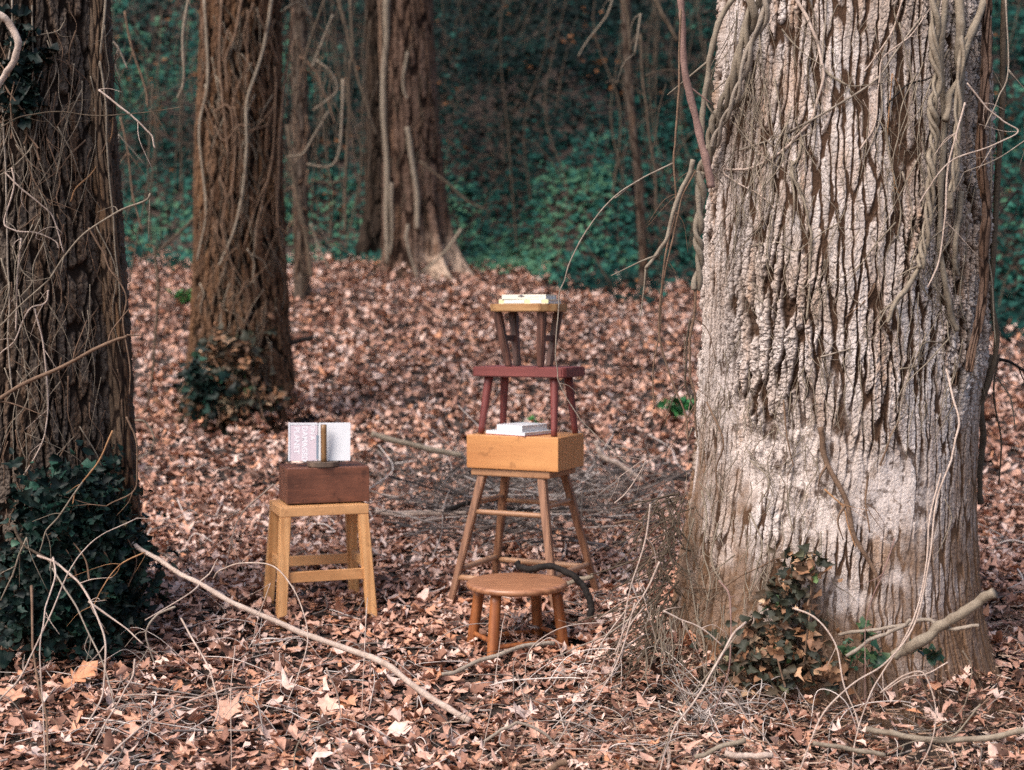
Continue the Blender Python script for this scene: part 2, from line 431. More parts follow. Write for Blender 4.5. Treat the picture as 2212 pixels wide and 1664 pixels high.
make_tree('T', 'flared_tree', 'distant tree with a pale flared root foot at the edge of the ivy slope',
          [(-20, 822, 932), (200, 826, 944), (350, 828, 955), (450, 830, 962), (520, 832, 968), (570, 832, 972), (615, 832, 976)],
          18.2, .08, .7, .03, 360, 360, 12, bark_far, seed=33, patchf=far_patch, roots=((-.95, .15, .40), (-.35, .2, .42), (-2.6, .3, .14), (-1.6, .2, .12), (.5, .5, .4)))
make_tree('S', 'slim_tree', 'slim dark tree draped in thin vines just behind the brown tree',
          [(-20, 628, 662), (300, 632, 664), (600, 636, 668), (660, 634, 672)],
          16.6, .06, .4, .015, 120, 200, 12, bark_left, seed=43, roots=((-1.5, .5, .05),))
make_tree('K', 'shaded_tree', 'dim trunk half hidden behind the left side of the flared tree',
          [(-20, 790, 832), (300, 794, 835), (450, 792, 842), (540, 786, 850), (585, 780, 858)],
          19.4, .09, .6, .03, 160, 200, 12, bark_shade, seed=53, roots=((-2.3, .4, .35),))
make_tree('Q', 'leaning_sapling', 'blurred thin sapling on the ivy slope left of the large tree',
          [(-20, 1340, 1362), (200, 1350, 1368), (400, 1372, 1390), (560, 1380, 1400)],
          17.0, .05, .4, .008, 48, 120, 9, bark_left, seed=63)

# ------------------------------------------------------------------ leaves
def leaf_mat(name, stops, rough=.6, trans=.15, spec=.3, veins=True):
    m, nt, b = newmat(name)
    r = ramp(nt, stops, attr(nt, 'rnd'))
    v = coords(nt)
    n = ramp(nt, [(.3, (.5, .46, .42)), (.6, (1, 1, 1))], noise(nt, v, 60, 5, .7))
    mm = nt.nodes.new('ShaderNodeMix'); mm.data_type = 'RGBA'; mm.blend_type = 'MULTIPLY'; mm.inputs[0].default_value = .7
    nt.links.new(r.outputs[0], mm.inputs[6]); nt.links.new(n.outputs[0], mm.inputs[7])
    nt.links.new(mm.outputs[2], b.inputs['Base Color']); b.inputs['Roughness'].default_value = rough
    b.inputs['Specular IOR Level'].default_value = spec
    bump(nt, b, noise(nt, v, 90, 3), .003, .5)
    return m
LK = (1.13, 1.07, 1.04)
litter_stops = [(p_, tuple(a * b for a, b in zip(c_, LK))) for p_, c_ in [(0, (.035, .018, .014)), (.14, (.11, .055, .038)), (.27, (.25, .130, .092)), (.42, (.42, .245, .185)), (.56, (.48, .31, .25)), (.66, (.47, .23, .13)), (.74, (.55, .40, .345)), (.92, (.60, .475, .43)), (1, (.50, .41, .38))]]
LEAF = leaf_mat('dry_leaf', litter_stops)
IVY = leaf_mat('ivy_leaf', [(0, (.0015, .009, .008)), (.3, (.003, .022, .019)), (.55, (.007, .047, .039)), (.78, (.015, .085, .068)), (.92, (.042, .145, .10)), (.985, (.07, .13, .06)), (1, (.18, .075, .03))], rough=.7, spec=.12)
IVYN = leaf_mat('dark_ivy_leaf', [(0, (.002, .007, .006)), (.5, (.004, .015, .012)), (.8, (.008, .030, .022)), (.93, (.022, .075, .05)), (.97, (.06, .13, .08)), (1, (.20, .10, .05))], rough=.5, spec=.2)
IVYF = leaf_mat('green_ivy_leaf', [(0, (.006, .022, .014)), (.6, (.018, .055, .03)), (1, (.09, .14, .055))], rough=.4)
DRY = leaf_mat('withered_ivy_leaf', [(0, (.012, .016, .010)), (.3, (.03, .032, .018)), (.45, (.07, .045, .028)), (.6, (.20, .10, .055)), (.72, (.36, .19, .10)), (.82, (.50, .34, .22)), (.9, (.05, .10, .05)), (1, (.16, .24, .08))])

def outline(kind, r):
    """closed leaf outline, base at (0,0), tip at (0,1)"""
    if kind == 'oval':
        t = np.linspace(0, 1, 6); w = .30 * np.sin(t * math.pi) ** .8 + .0
        L = [(-w[i], t[i]) for i in range(1, 5)]; Rr = [(w[i], t[i]) for i in range(4, 0, -1)]
        return [(0, 0)] + L + [(0, 1)] + Rr
    if kind == 'oak':
        hl = [(.05, .14), (.20, .22), (.09, .32), (.30, .44), (.12, .52), (.33, .68), (.13, .72), (.17, .86)]
        return [(0, 0)] + [(-x, y) for x, y in hl] + [(0, 1)] + [(x, y) for x, y in hl[::-1]]
    if kind == 'maple':
        hl = [(.10, .06), (.38, .10), (.26, .26), (.52, .46), (.24, .48), (.26, .62), (.12, .66)]
        return [(0, 0)] + [(-x, y) for x, y in hl] + [(0, 1)] + [(x, y) for x, y in hl[::-1]]
    if kind == 'ivy':
        hl = [(.18, -.08), (.46, .14), (.26, .34), (.34, .58), (.14, .60)]
        return [(0, 0.06)] + [(-x, y) for x, y in hl] + [(0, 1)] + [(x, y) for x, y in hl[::-1]]
    if kind == 'shard':
        return [(-.12, 0), (-.2, .5), (-.05, 1), (.12, .9), (.16, .3), (.1, 0)]
    if kind == 'ivy_s':
        return [(0, 0.0), (-.42, .2), (-.3, .6), (0, 1), (.3, .6), (.42, .2)]
def scatter(kind, pos, size, nrm_tilt, curl, seed, rnd, basis=None):
    """vectorised fans. pos (n,3), size (n,), basis optional (n,3) normals. returns V, F(tri), A"""
    rg = np.random.default_rng(seed); n = len(pos)
    ol = np.array(outline(kind, rg)); k = len(ol)
    c = np.array([0, .42])
    loc = np.vstack([c, ol]); K = k + 1
    x = np.broadcast_to(loc[:, 0], (n, K)).copy(); y = np.broadcast_to(loc[:, 1] - .42, (n, K)).copy()
    x[:, 1:] *= rg.uniform(.62, 1.2, (n, k)); x *= rg.uniform(.6, 1.1, n)[:, None]; y[:, 1:] += rg.normal(0, .05, (n, k))
    fold = rg.uniform(-.2, 1.0, n)[:, None] * curl; bend = rg.uniform(-1.2, 1.2, n)[:, None] * curl; tw = rg.uniform(-1, 1, n)[:, None] * curl
    z = fold * np.abs(x) * 1.1 + bend * y * y * 1.3 + tw * x * y * 1.6 + rg.normal(0, .055, (n, K)) * curl
    L = np.stack([x, y, z], -1) * size[:, None, None]
    yaw = rg.uniform(0, 2 * math.pi, n)
    if basis is None:
        ph = rg.uniform(0, 2 * math.pi, n); ti = np.abs(rg.normal(0, nrm_tilt, n))
        nz = np.stack([np.sin(ti) * np.cos(ph), np.sin(ti) * np.sin(ph), np.cos(ti)], -1)
    else:
        nz = basis + rg.normal(0, nrm_tilt, (n, 3)); nz /= np.linalg.norm(nz, axis=1)[:, None]
    ref = np.stack([np.cos(yaw), np.sin(yaw), rg.uniform(-.3, .3, n)], -1)
    ax = np.cross(ref, nz); ax /= np.linalg.norm(ax, axis=1)[:, None] + 1e-9
    ay = np.cross(nz, ax)
    W = pos[:, None] + L[..., :1] * ax[:, None] + L[..., 1:2] * ay[:, None] + L[..., 2:] * nz[:, None]
    base = (np.arange(n) * K)[:, None]
    j = np.arange(k)[None]
    Fc = np.stack([np.broadcast_to(base, (n, k)), base + 1 + j, base + 1 + (j + 1) % k], -1).reshape(-1, 3)
    return W.reshape(-1, 3), Fc, np.repeat(rnd, K)
class LB:
    def __init__(s): s.V = []; s.F = []; s.A = []; s.n = 0
    def add(s, t):
        s.V.append(t[0]); s.F.append(t[1] + s.n); s.A.append(t[2]); s.n += len(t[0])
    def build(s, name, mat, parent=None):
        return npmesh(name, np.vstack(s.V), np.vstack(s.F), mat, parent, False, {'rnd': np.concatenate(s.A)})

def frustum_pts(n, y0, y1, seed, marg=1.3):
    rg = np.random.default_rng(seed)
    y = np.sqrt(rg.uniform(y0 * y0, y1 * y1, n)); x = rg.uniform(-1, 1, n) * (y * .37 + marg)
    return x, y, rg
def pile(x, y):
    z = 0
    for k, h in (('B', .13), ('L', .12), ('M', .16), ('T', .15)):
        t = TREES[k]; d = np.hypot(x - t['tx'][0], y - t['D']) - t['tr'][0]
        z = z + h * np.exp(-np.maximum(d, 0) / .16) * (.4 + 1.2 * fbm(x * 4, y * 4, 2, 9))
    return z
def leaf_litter():
    lb = LB()
    for kind, n, y0, y1, smin, smax, seed in (('oval', 13000, 3.7, 9, .05, .09, 21), ('oak', 7000, 3.7, 9, .06, .11, 22), ('shard', 14000, 3.7, 9, .03, .08, 23), ('oval', 15000, 9, 20.8, .07, .13, 24), ('oak', 3600, 3.7, 9, .05, .11, 1), ('maple', 1600, 3.7, 9, .045, .10, 2), ('oval', 7500, 3.7, 9, .035, .085, 3), ('shard', 12000, 3.7, 9, .02, .065, 4),
                                              ('oak', 8500, 9, 20.5, .08, .15, 5), ('oval', 11000, 9, 20.5, .06, .13, 6), ('maple', 5000, 9, 20.5, .07, .13, 7), ('shard', 12000, 9, 20.5, .05, .11, 8)):
        x, y, rg = frustum_pts(n, y0, y1, seed)
        keep = y < yb(x) + .2 + 1.6 * (fbm(x * 1.5, y * 0 + 2, 3, 15) - .3) * 1.6 * rg.random(n)
        # chips instead of leaves round the large tree
        near = ss(.0, .9, (x - .25) - (y - 4.3) * 1.2) * (y < 5.6)
        keep &= ~((kind != 'shard') & (rg.random(n) < near * .35))
        x, y = x[keep], y[keep]; n = len(x)
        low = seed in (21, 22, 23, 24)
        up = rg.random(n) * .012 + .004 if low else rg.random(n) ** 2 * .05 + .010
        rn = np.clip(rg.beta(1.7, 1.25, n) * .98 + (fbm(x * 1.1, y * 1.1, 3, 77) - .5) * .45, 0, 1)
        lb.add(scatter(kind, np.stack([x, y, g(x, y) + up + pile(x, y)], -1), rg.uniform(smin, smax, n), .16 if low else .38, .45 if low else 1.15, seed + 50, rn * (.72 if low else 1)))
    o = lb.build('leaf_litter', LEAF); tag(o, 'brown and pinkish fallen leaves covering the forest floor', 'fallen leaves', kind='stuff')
leaf_litter()

def chips():
    mb = LB(); rg = np.random.default_rng(91)
    n = 16000
    x = rg.uniform(-.5, 2.6, n); y = rg.uniform(4.0, 6.4, n)
    w = ss(-.5, .5, (x - .1) - (y - 4.9) * .6)
    keep = rg.random(n) < w * .95; x = x[keep]; y = y[keep]; n = len(x)
    L = rg.uniform(.012, .07, n) * (.6 + .8 * rg.random(n)); Wd = rg.uniform(.0012, .007, n)
    yaw = rg.uniform(0, math.pi, n); pt = rg.normal(0, .28, n)
    d = np.stack([np.cos(yaw) * np.cos(pt), np.sin(yaw) * np.cos(pt), np.sin(pt)], -1)
    s = np.cross(d, np.array([0, 0, 1.])); s /= np.linalg.norm(s, axis=1)[:, None]; u = np.cross(s, d)
    c = np.stack([x, y, g(x, y) + .012 + rg.random(n) ** 2 * .05 + pile(x, y) * .9], -1)
    V = []
    for a, b, e in ((-1, -1, 0), (-1, 1, 0), (-1, 0, 1), (1, -1, 0), (1, 1, 0), (1, 0, 1)):
        V.append(c + d * (L / 2)[:, None] * a + s * (Wd / 2)[:, None] * b + u * (Wd * .6)[:, None] * e)
    V = np.stack(V, 1).reshape(-1, 3); b = (np.arange(n) * 6)[:, None]
    T = np.array([[0, 1, 4], [0, 4, 3], [1, 2, 5], [1, 5, 4], [2, 0, 3], [2, 3, 5], [0, 2, 1], [3, 4, 5]])
    Fc = (b[:, :, None] + T[None]).reshape(-1, 3)
    m = leaf_mat('wood_chip', [(0, (.07, .04, .028)), (.4, (.25, .15, .10)), (.75, (.46, .33, .25)), (1, (.62, .52, .46))], rough=.85)
    o = npmesh('bark_chips', V, Fc, m, None, False, {'rnd': np.repeat(np.clip(rg.beta(1.4, 1.6, n), 0, 1), 6)})
    tag(o, 'shredded bark chips and splinters strewn round the large tree', 'bark chips', kind='stuff')
chips()

def ivy_slope():
    lb = LB()
    for kind, n, seed in (('ivy_s', 150000, 11), ('ivy', 24000, 12)):
        rg = np.random.default_rng(seed)
        y = 14 + 20 * rg.random(n) ** .9; x = rg.uniform(-1, 1, n) * (y * .37 + 1.8)
        d = y - yb(x)
        keep = rg.random(n) < ss(-.5, .8, d + (fbm(x * 1.3, y * 1.3, 3, 5) - .5) * 2.6)
        # thin hollows in the cover
        keep &= rg.random(n) < .72 + .28 * ss(.38, .50, fbm(x * 1.1 + 7, y * 1.1, 3, 31))
        x, y = x[keep], y[keep]; n = len(x)
        bush = 1.3 * ss(.44, .68, fbm(x * .8, y * .8, 3, 44)) * ss(1, 3, y - yb(x))
        up = .03 + rg.random(n) ** 1.5 * (.12 + bush)
        nb = np.tile(np.array([0, -.55, .75]), (n, 1))
        tone = np.clip(rg.beta(1.6, 2.2, n) * .85 - .05 + (fbm(x * .5, y * .5, 4, 55) - .5) * 2.3, 0, .95)
        br = (fbm(x * .8 + 3, y * .8, 3, 66) > .66) & (rg.random(n) < .07); tone = np.where(br | (rg.random(n) < .0015), 1.0, tone)
        lb.add(scatter(kind, np.stack([x, y, g(x, y) + up], -1), rg.uniform(.07, .13, n), .42, .5, seed + 9, tone, nb))
    o = lb.build('ivy_ground_cover', IVY); tag(o, 'dense dark green ivy covering the slope behind the trees', 'ivy', kind='stuff')
ivy_slope()

def thicket():
    mb = MB(); rs = random.Random(5)
    for k in range(560):
        y = rs.uniform(15, 27); x = rs.uniform(-1, 1) * (y * .37 + 1)
        if y < float(yb(x)) - .3: continue
        z = float(g(x, y)); h = rs.uniform(.3, 1.6); a = rs.uniform(-1.1, 1.1); cv = rs.uniform(-.4, .4)
        p = [(x, y, z), (x + h * .4 * math.sin(a) + cv * .3, y - .1, z + h * .5), (x + h * math.sin(a) + cv, y - rs.uniform(0, .4), z + h * math.cos(a))]
        mb.tube(p, (rs.uniform(.006, .014), .003), 4, 4)
    for k in range(90):     # tall bare shoots
        y = rs.uniform(16, 24); x = rs.uniform(-1, 1) * (y * .37)
        if y < float(yb(x)): continue
        z = float(g(x, y)); h = rs.uniform(2.5, 6)
        p = [(x, y, z)] + [(x + rs.uniform(-.25, .25), y, z + h * t) for t in (.3, .6, 1)]
        mb.tube(p, (rs.uniform(.008, .016), .006), 5, 5)
    o = mb.build('brushwood', M['dim']); tag(o, 'bare brown shoots and brambles growing through the ivy slope', 'bramble', kind='stuff')
thicket()

def twigs():
    mb = MB(); rs = random.Random(15)
    for k in range(900):
        t = rs.random()
        y = math.sqrt(rs.uniform(4.1 ** 2, 10 ** 2)); x = rs.uniform(-1, 1) * (y * .37 + .4)
        L = rs.uniform(.06, .42); a = rs.uniform(0, 6.28)
        p = []
        for s in (-.5, -.1, .25, .5):
            xx = x + math.cos(a) * L * s + rs.uniform(-.05, .05); yy = y + math.sin(a) * L * s + rs.uniform(-.05, .05)
            p.append((xx, yy, float(g(xx, yy)) + rs.uniform(.005, .075)))
        r = rs.uniform(.0012, .0045)
        mb.tube(p, (r, r * .5), 5, 4, a=rs.random())
    m, nt, b = newmat('mixed_twig')
    r = ramp(nt, [(0, (.035, .028, .026)), (.4, (.14, .11, .095)), (.7, (.30, .26, .24)), (1, (.60, .52, .48))], attr(nt, 'rnd'))
    nt.links.new(r.outputs[0], b.inputs['Base Color']); b.inputs['Roughness'].default_value = .85
    M['mixed'] = m
    o = mb.build('twig_litter', m); tag(o, 'thin fallen twigs scattered over the leaves', 'twigs', kind='stuff')
    # heap of grey sticks behind the tall stool
    mb = MB()
    for k in range(640):
        px = rs.gauss(1150, 190); py = rs.gauss(1105, 55)
        if not 760 < px < 1480 or py < 985 or py > 1260: continue
        c = gpix(px, py)
        if c.y < 7.3: continue
        L = rs.uniform(.15, .9); a = rs.uniform(0, 6.28) if k % 3 else rs.gauss(0, .6); tilt = rs.gauss(0, .4)
        zz = rs.random() ** 1.6 * .2
        p = []
        for s in (-.5, -.15, .2, .5):
            xx = c.x + math.cos(a) * L * s + rs.uniform(-.07, .07); yy = c.y + math.sin(a) * L * s + rs.uniform(-.06, .06)
            p.append((xx, yy, max(float(g(xx, yy)) + .01, float(g(xx, yy)) + zz + tilt * L * s + .03)))
        r = rs.choice((.0015, .002, .003, .004, .0055))
        mb.tube(p, (r, r * .6), 5, 4, a=rs.choice((.0, .0, .05, .15, .25, .4, .6, .8)))
    o = mb.build('brush_pile', m); tag(o, 'tangled heap of grey sticks on the ground behind the tall stool', 'brush pile', kind='stuff')
twigs()

# ------------------------------------------------------------------ climbing and hanging stems, traced where they grow
K = .8848
CROPS = {'4': (0, 0, .5317), '5': (0, 796.3, .5215), '6': (371.6, 0, .5636), '7': (1327.2, 0, .5317), '8': (1327.2, 796.3, .5217), '2': (929, 601.7, .2659),
         '3': (929, 973.3, .2872), '9': (796.3, 1238.7, .36), 'a': (1327.2, 0, .2659), 'b': (1858, 0, .2659), 'c': (973.3, 0, .3723), '0': (0, 0, 1.0)}
def strand_pts(crop, pts, D):
    ox, oy, sc = CROPS[crop]; out = []
    n = len(pts)
    for i, (x, y) in enumerate(pts):
        px, py = ox + x * sc, oy + y * sc
        if isinstance(D, str): p = surf(D[0], px, py, float(D[1:] or .02))
        elif isinstance(D, tuple): p = P(px, py, D[0] + (D[1] - D[0]) * i / (n - 1))
        else: p = P(px, py, D)
        gz = float(g(p.x, p.y)) + .008
        if p.z < gz:            # would dip under the ground: bring it nearer, onto the leaves
            q = gpix(px, py, .012); p = q if q.y < p.y else p
        out.append(tuple(p))
    return out
def width(crop, w, D):
    d = D if isinstance(D, (int, float)) else (D[0] if isinstance(D, tuple) else TREES[D[0]]['D'] - .4)
    return w * CROPS[crop][2] / F * d / 2
def stem(crop, pts, D, w, mat, label=None, name=None, parent=None, cat='vine', taper=.7, sides=6, group=None, jitter=None):
    p = strand_pts(crop, pts, D); r = width(crop, w, D)
    mb = MB(); mb.tube(p, (r, r * taper), 8 if r > .008 else sides, 8, jitter=r * 1.3 if jitter is None else jitter)
    rs = random.Random(len(C.objects))
    if r < .012:
        for k in range(rs.choice((1, 2, 3, 4))):
            i = rs.randrange(1, len(p)); a, b = np.array(p[i - 1]), np.array(p[i]); t = rs.random(); q = a if t < .5 else b
            d = (b - a); d /= np.linalg.norm(d) + 1e-9; sd_ = np.cross(d, [0, -1, 0]) * rs.choice((-1, 1)); L = rs.uniform(.03, .14) * (1 + D / 12 if isinstance(D, (int, float)) else 1)
            mb.tube([q, q + (d * .6 + sd_ * .5) * L * .5 + rs.uniform(-.01, .01), q + (d * .9 + sd_ * rs.uniform(.3, .9)) * L], (r * .5, r * .18), 4, 4)
    if parent is not None:
        return mb.build(name or 'climbing_stem', M[mat], parent)
    o = mb.build(name or 'hanging_vine', M[mat])
    return tag(o, label, cat, group)
def braid(crop, pts, D, w, mat, label, turns, strands=2, sep=1.0, name='twisted_vine', tail=None):
    p = spline(strand_pts(crop, pts, D), 22); r = width(crop, w, D); n = len(p)
    T = np.gradient(p, axis=0); T /= np.linalg.norm(T, axis=1)[:, None]
    B = np.cross(T, np.array([0, -1, 0.])); B /= np.linalg.norm(B, axis=1)[:, None]; Nn = np.cross(B, T)
    root = thing(name, label, 'vine')
    t = np.linspace(0, 1, n)
    for s in range(strands):
        ph = 2 * math.pi * (s / strands + turns * t) + .5 * np.sin(t * 9 + s)
        rad = r * sep * (.9 + .3 * np.sin(t * 14 + s * 2))
        q = p + rad[:, None] * (np.cos(ph)[:, None] * B + np.sin(ph)[:, None] * Nn)
        rr = r * (.85 + .15 * np.sin(t * 23 + s * 5)) * (1.05 - .25 * t) * (1 if s < 2 else .7)
        V, Fc = tube_arr(q, rr, 8)
        npmesh('strand', V, Fc, M[mat], root, True)
    return root
BT, LT, MT, TT = (TREES[k]['root'] for k in 'BLMT')
# large tree: vines with a body of their own
braid('7', [(570, -20), (540, 120), (500, 270), (455, 400), (410, 520), (385, 640), (355, 700)], 'B.06', 34, 'tan', 'thick vine twisted of three stems running down the upper left flank of the large tree', 3.2, 3, 1.15)
braid('7', [(625, -20), (600, 90), (548, 200), (512, 330), (470, 440), (430, 520), (405, 600)], 'B.10', 22, 'grey', 'second, thinner pair of twisted stems wound beside the thick twisted vine', 2.6, 2, 1.2)
braid('7', [(1420, 150), (1400, 320), (1392, 480), (1385, 640), (1368, 780)], 'B.11', 17, 'tan', 'short twisted pair of vines lying over the thickest straight vine', 2.4, 2, 1.2)
braid('7', [(350, 700), (348, 850), (335, 960), (345, 1060), (332, 1180)], 5.2, 30, 'tan', 'short braided vine tail dangling below the knot beside the large tree', 2.6, 2, .8)
braid('7', [(1300, -20), (1300, 180), (1315, 330), (1290, 450), (1300, 560), (1290, 680), (1275, 850), (1262, 1000), (1240, 1090)], 'B.075', 23, 'tan', 'pale vines braided round each other down the right front of the large tree', 5.2, 3, 1.25)
stem('7', [(1245, 1080), (1185, 1170), (1140, 1240), (1112, 1310)], 'B.05', 22, 'tan', parent=BT)
stem('7', [(480, -15), (412, 110), (382, 250), (366, 400), (355, 540), (362, 640)], 5.35, 24, 'tan', 'smooth vine hanging free beside the upper left edge of the large tree', taper=.95)
stem('7', [(275, -15), (277, 150), (300, 350), (330, 500), (372, 640), (400, 760)], 5.2, 26, 'red', 'straight reddish stem leaning against the knot of vines on the large tree', taper=1.3)
stem('7', [(268, 40), (262, 300), (250, 560), (242, 660), (246, 860), (205, 1060), (180, 1350), (230, 1520), (285, 1680), (300, 1800)], 5.15, 9, 'brown', 'long thin stem hanging left of the large tree down to the ground', taper=.9)
stem('7', [(325, 650), (292, 740), (240, 860), (215, 960), (170, 1040), (128, 1088)], 5.1, 20, 'tan', 'stout broken vine stub pointing down to the left from the knot of vines', taper=.7)
stem('7', [(330, 690), (280, 780), (250, 900), (230, 1000), (200, 1160), (185, 1340), (160, 1500), (162, 1664)], 5.18, 8, 'brown', 'thin stem trailing from the knot of vines past the broken stub')
stem('7', [(328, 1180), (322, 1290), (305, 1400), (310, 1520), (330, 1640), (335, 1780)], 5.2, 12, 'brown', 'bowed dark stem hanging under the braided vine tail')
stem('7', [(310, 1300), (295, 1420), (290, 1560), (318, 1660)], 5.25, 10, 'dim', 'short dark stem right behind the bowed stem by the large tree')
# the long thin arching shoot that hangs in front of the stacked stools
a1 = strand_pts('7', [(242, 660), (120, 722), (0, 805)], 5.3); a2 = strand_pts('c', [(1200, 985), (1100, 1040), (950, 1150), (800, 1320), (700, 1500), (650, 1640)], 5.3)
a3 = strand_pts('2', [(1055, 130), (1040, 250), (1025, 450), (1024, 600), (1035, 760), (1050, 850), (1100, 960), (1180, 1080), (1260, 1190), (1400, 1320), (1600, 1510)], 5.3)
mb = MB(); mb.tube(a1 + a2[1:] + a3, (.0030, .0018), 6, 8); 
mb.tube(strand_pts('2', [(1030, 525), (1065, 570), (1118, 598)], 5.3), (.0015, .001), 4, 4); mb.tube(strand_pts('2', [(1050, 850), (1130, 875), (1200, 940)], 5.3), (.0015, .001), 4, 4)
tag(mb.build('arching_shoot', M['grey']), 'very thin pale shoot arching down in front of the stacked stools', 'vine')
stem('7', [(1510, -15), (1445, 150), (1402, 270), (1372, 380), (1340, 500)], 'B.07', 34, 'tan', 'thick smooth vine slanting down from the upper right of the large tree', taper=.8)
stem('7', [(1415, -15), (1402, 150), (1412, 300), (1402, 480), (1392, 650), (1372, 760), (1362, 860)], 'B.05', 38, 'tan', 'thickest straight vine on the right flank of the large tree', taper=.75)
stem('7', [(1345, -15), (1322, 250), (1342, 500), (1335, 700), (1325, 950), (1335, 1150), (1368, 1280), (1392, 1345)], 'B.03', 25, 'tan', 'long vine with a broken lower end beside the braided pair on the large tree', taper=.9)
stem('7', [(1412, 780), (1402, 900), (1378, 1000), (1385, 1060), (1405, 1120)], 'B.04', 26, 'tan', parent=BT)
stem('7', [(1525, -10), (1515, 250), (1525, 500), (1530, 700), (1520, 1000), (1535, 1150), (1545, 1400)], 5.2, 9, 'tan', 'thin tan vine running down beside the shaggy grey vine')
stem('7', [(1590, -10), (1578, 300), (1560, 700), (1545, 950), (1530, 1200), (1555, 1400), (1510, 1560), (1480, 1664)], 5.4, 26, 'dim', 'dark vine at the far right edge of the large tree', taper=.8)
stem('7', [(1590, -10), (1600, 280), (1560, 400), (1500, 520)], 5.0, 7, 'grey', 'thin twig bending back towards the shaggy grey vine')
stem('7', [(1430, 335), (1500, 420), (1570, 490), (1640, 535), (1540, 590), (1380, 650), (1300, 730), (1240, 830)], 4.85, 7, 'pale', 'thin pale twig with a sharp elbow sticking out right of the large tree')
stem('7', [(1430, 418), (1390, 540), (1352, 700), (1345, 900), (1315, 1080), (1270, 1168)], 4.95, 9, 'pale', 'slender pale shoot crossing the vines on the right of the large tree')
# thin stems on the bark
for pts, w, m in (
    ([(610, -10), (592, 110), (545, 180), (505, 290), (460, 410), (400, 520)], 24, 'tan'), ([(620, 60), (560, 160), (540, 300), (530, 390), (470, 460), (430, 500)], 14, 'tan'),
    ([(740, -10), (790, 90), (830, 200), (848, 300), (822, 430), (782, 510), (700, 600), (600, 668), (520, 692), (450, 685)], 17, 'pale'),
    ([(455, 665), (445, 700), (500, 742), (590, 790), (650, 850)], 8, 'pale'), ([(510, 615), (700, 540), (900, 430), (1060, 320), (1150, 200), (1290, 5)], 12, 'grey'),
    ([(1110, 420), (1180, 350), (1240, 330), (1310, 300)], 10, 'dark'), ([(1000, 610), (1060, 500), (1075, 350), (1090, 240), (1200, 150), (1280, 30)], 9, 'pale'),
    ([(1170, 0), (1130, 120), (1060, 230), (1010, 290)], 9, 'pale'), ([(720, 650), (735, 740), (770, 820), (790, 900), (800, 980), (790, 1150), (780, 1300)], 15, 'tan'),
    ([(760, 560), (750, 640), (720, 690), (730, 800), (725, 900)], 14, 'tan'), ([(700, 560), (670, 640), (650, 700), (640, 820), (590, 960)], 9, 'tan'),
    ([(585, 200), (560, 330), (575, 420), (565, 480)], 9, 'tan'), ([(690, 520), (705, 580), (740, 570), (800, 540)], 10, 'tan'),
    ([(840, 270), (890, 310), (945, 350)], 16, 'tan'), ([(1080, 300), (1085, 450), (1060, 560), (1020, 640)], 10, 'grey'),
    ([(1130, 300), (1115, 450), (1110, 560), (1120, 640), (1140, 760)], 6, 'orange'), ([(1100, 520), (1130, 680), (1160, 850), (1150, 960), (1190, 1005)], 10, 'tan'),
    ([(560, 1000), (660, 985), (740, 1020), (800, 980), (870, 930), (920, 900)], 7, 'tan'), ([(840, 1450), (920, 1430), (990, 1405)], 9, 'grey'),
    ([(1250, 560), (1265, 640), (1300, 660), (1340, 620)], 7, 'tan'), ([(1000, 1250), (1060, 1150), (1030, 1210), (940, 1290)], 7, 'brown'),
    ([(790, -10), (810, 80), (790, 300), (820, 500), (800, 700)], 8, 'dim'), ([(860, -10), (855, 120), (845, 300), (850, 380)], 9, 'grey'),
    ([(1290, 740), (1310, 860), (1400, 880)], 7, 'pale'), ([(1450, 550), (1470, 700), (1440, 900), (1430, 1130)], 8, 'tan'),
    ([(1300, 1080), (1330, 1300), (1340, 1500), (1350, 1664)], 7, 'tan'), ([(1410, 1100), (1380, 1300), (1395, 1450), (1370, 1664)], 8, 'brown'),
    ([(640, 1240), (700, 1190), (690, 1100), (720, 1000)], 6, 'tan'), ([(1160, 1500), (1230, 1480), (1250, 1400), (1330, 1390)], 8, 'tan')):
    stem('7', pts, 'B.012', w * .85, m, parent=BT)
for pts, w, m in (
    ([(850, 250), (880, 400), (960, 560), (990, 680), (1040, 780), (1110, 900)], 26, 'brown'), ([(870, 500), (940, 560), (970, 650), (1000, 740)], 8, 'orange'),
    ([(280, 905), (420, 910), (540, 850), (650, 800), (740, 770)], 8, 'brown'), ([(700, 130), (720, 300), (740, 400)], 8, 'brown'), ([(560, 380), (640, 470), (600, 560)], 7, 'tan'),
    ([(380, 140), (450, 300), (420, 420), (430, 540)], 9, 'brown'), ([(1050, 440), (1040, 560), (1060, 680)], 10, 'brown'), ([(1100, 400), (1140, 300), (1180, 220)], 9, 'brown'),
    ([(560, 600), (610, 720), (590, 830), (560, 930)], 8, 'tan'), ([(740, 680), (720, 560), (730, 480)], 7, 'tan'), ([(430, 640), (400, 780), (440, 900)], 9, 'tan'),
    ([(360, 500), (380, 620), (370, 760), (400, 880), (380, 1000)], 9, 'tan'), ([(330, 620), (300, 760), (320, 900), (350, 1100)], 9, 'tan'),
    ([(340, 1040), (370, 1150), (360, 1260), (380, 1380)], 12, 'tan'), ([(300, 1060), (320, 1170), (350, 1300)], 10, 'tan')):
    stem('8', pts, 'B.02', w, m, parent=BT)
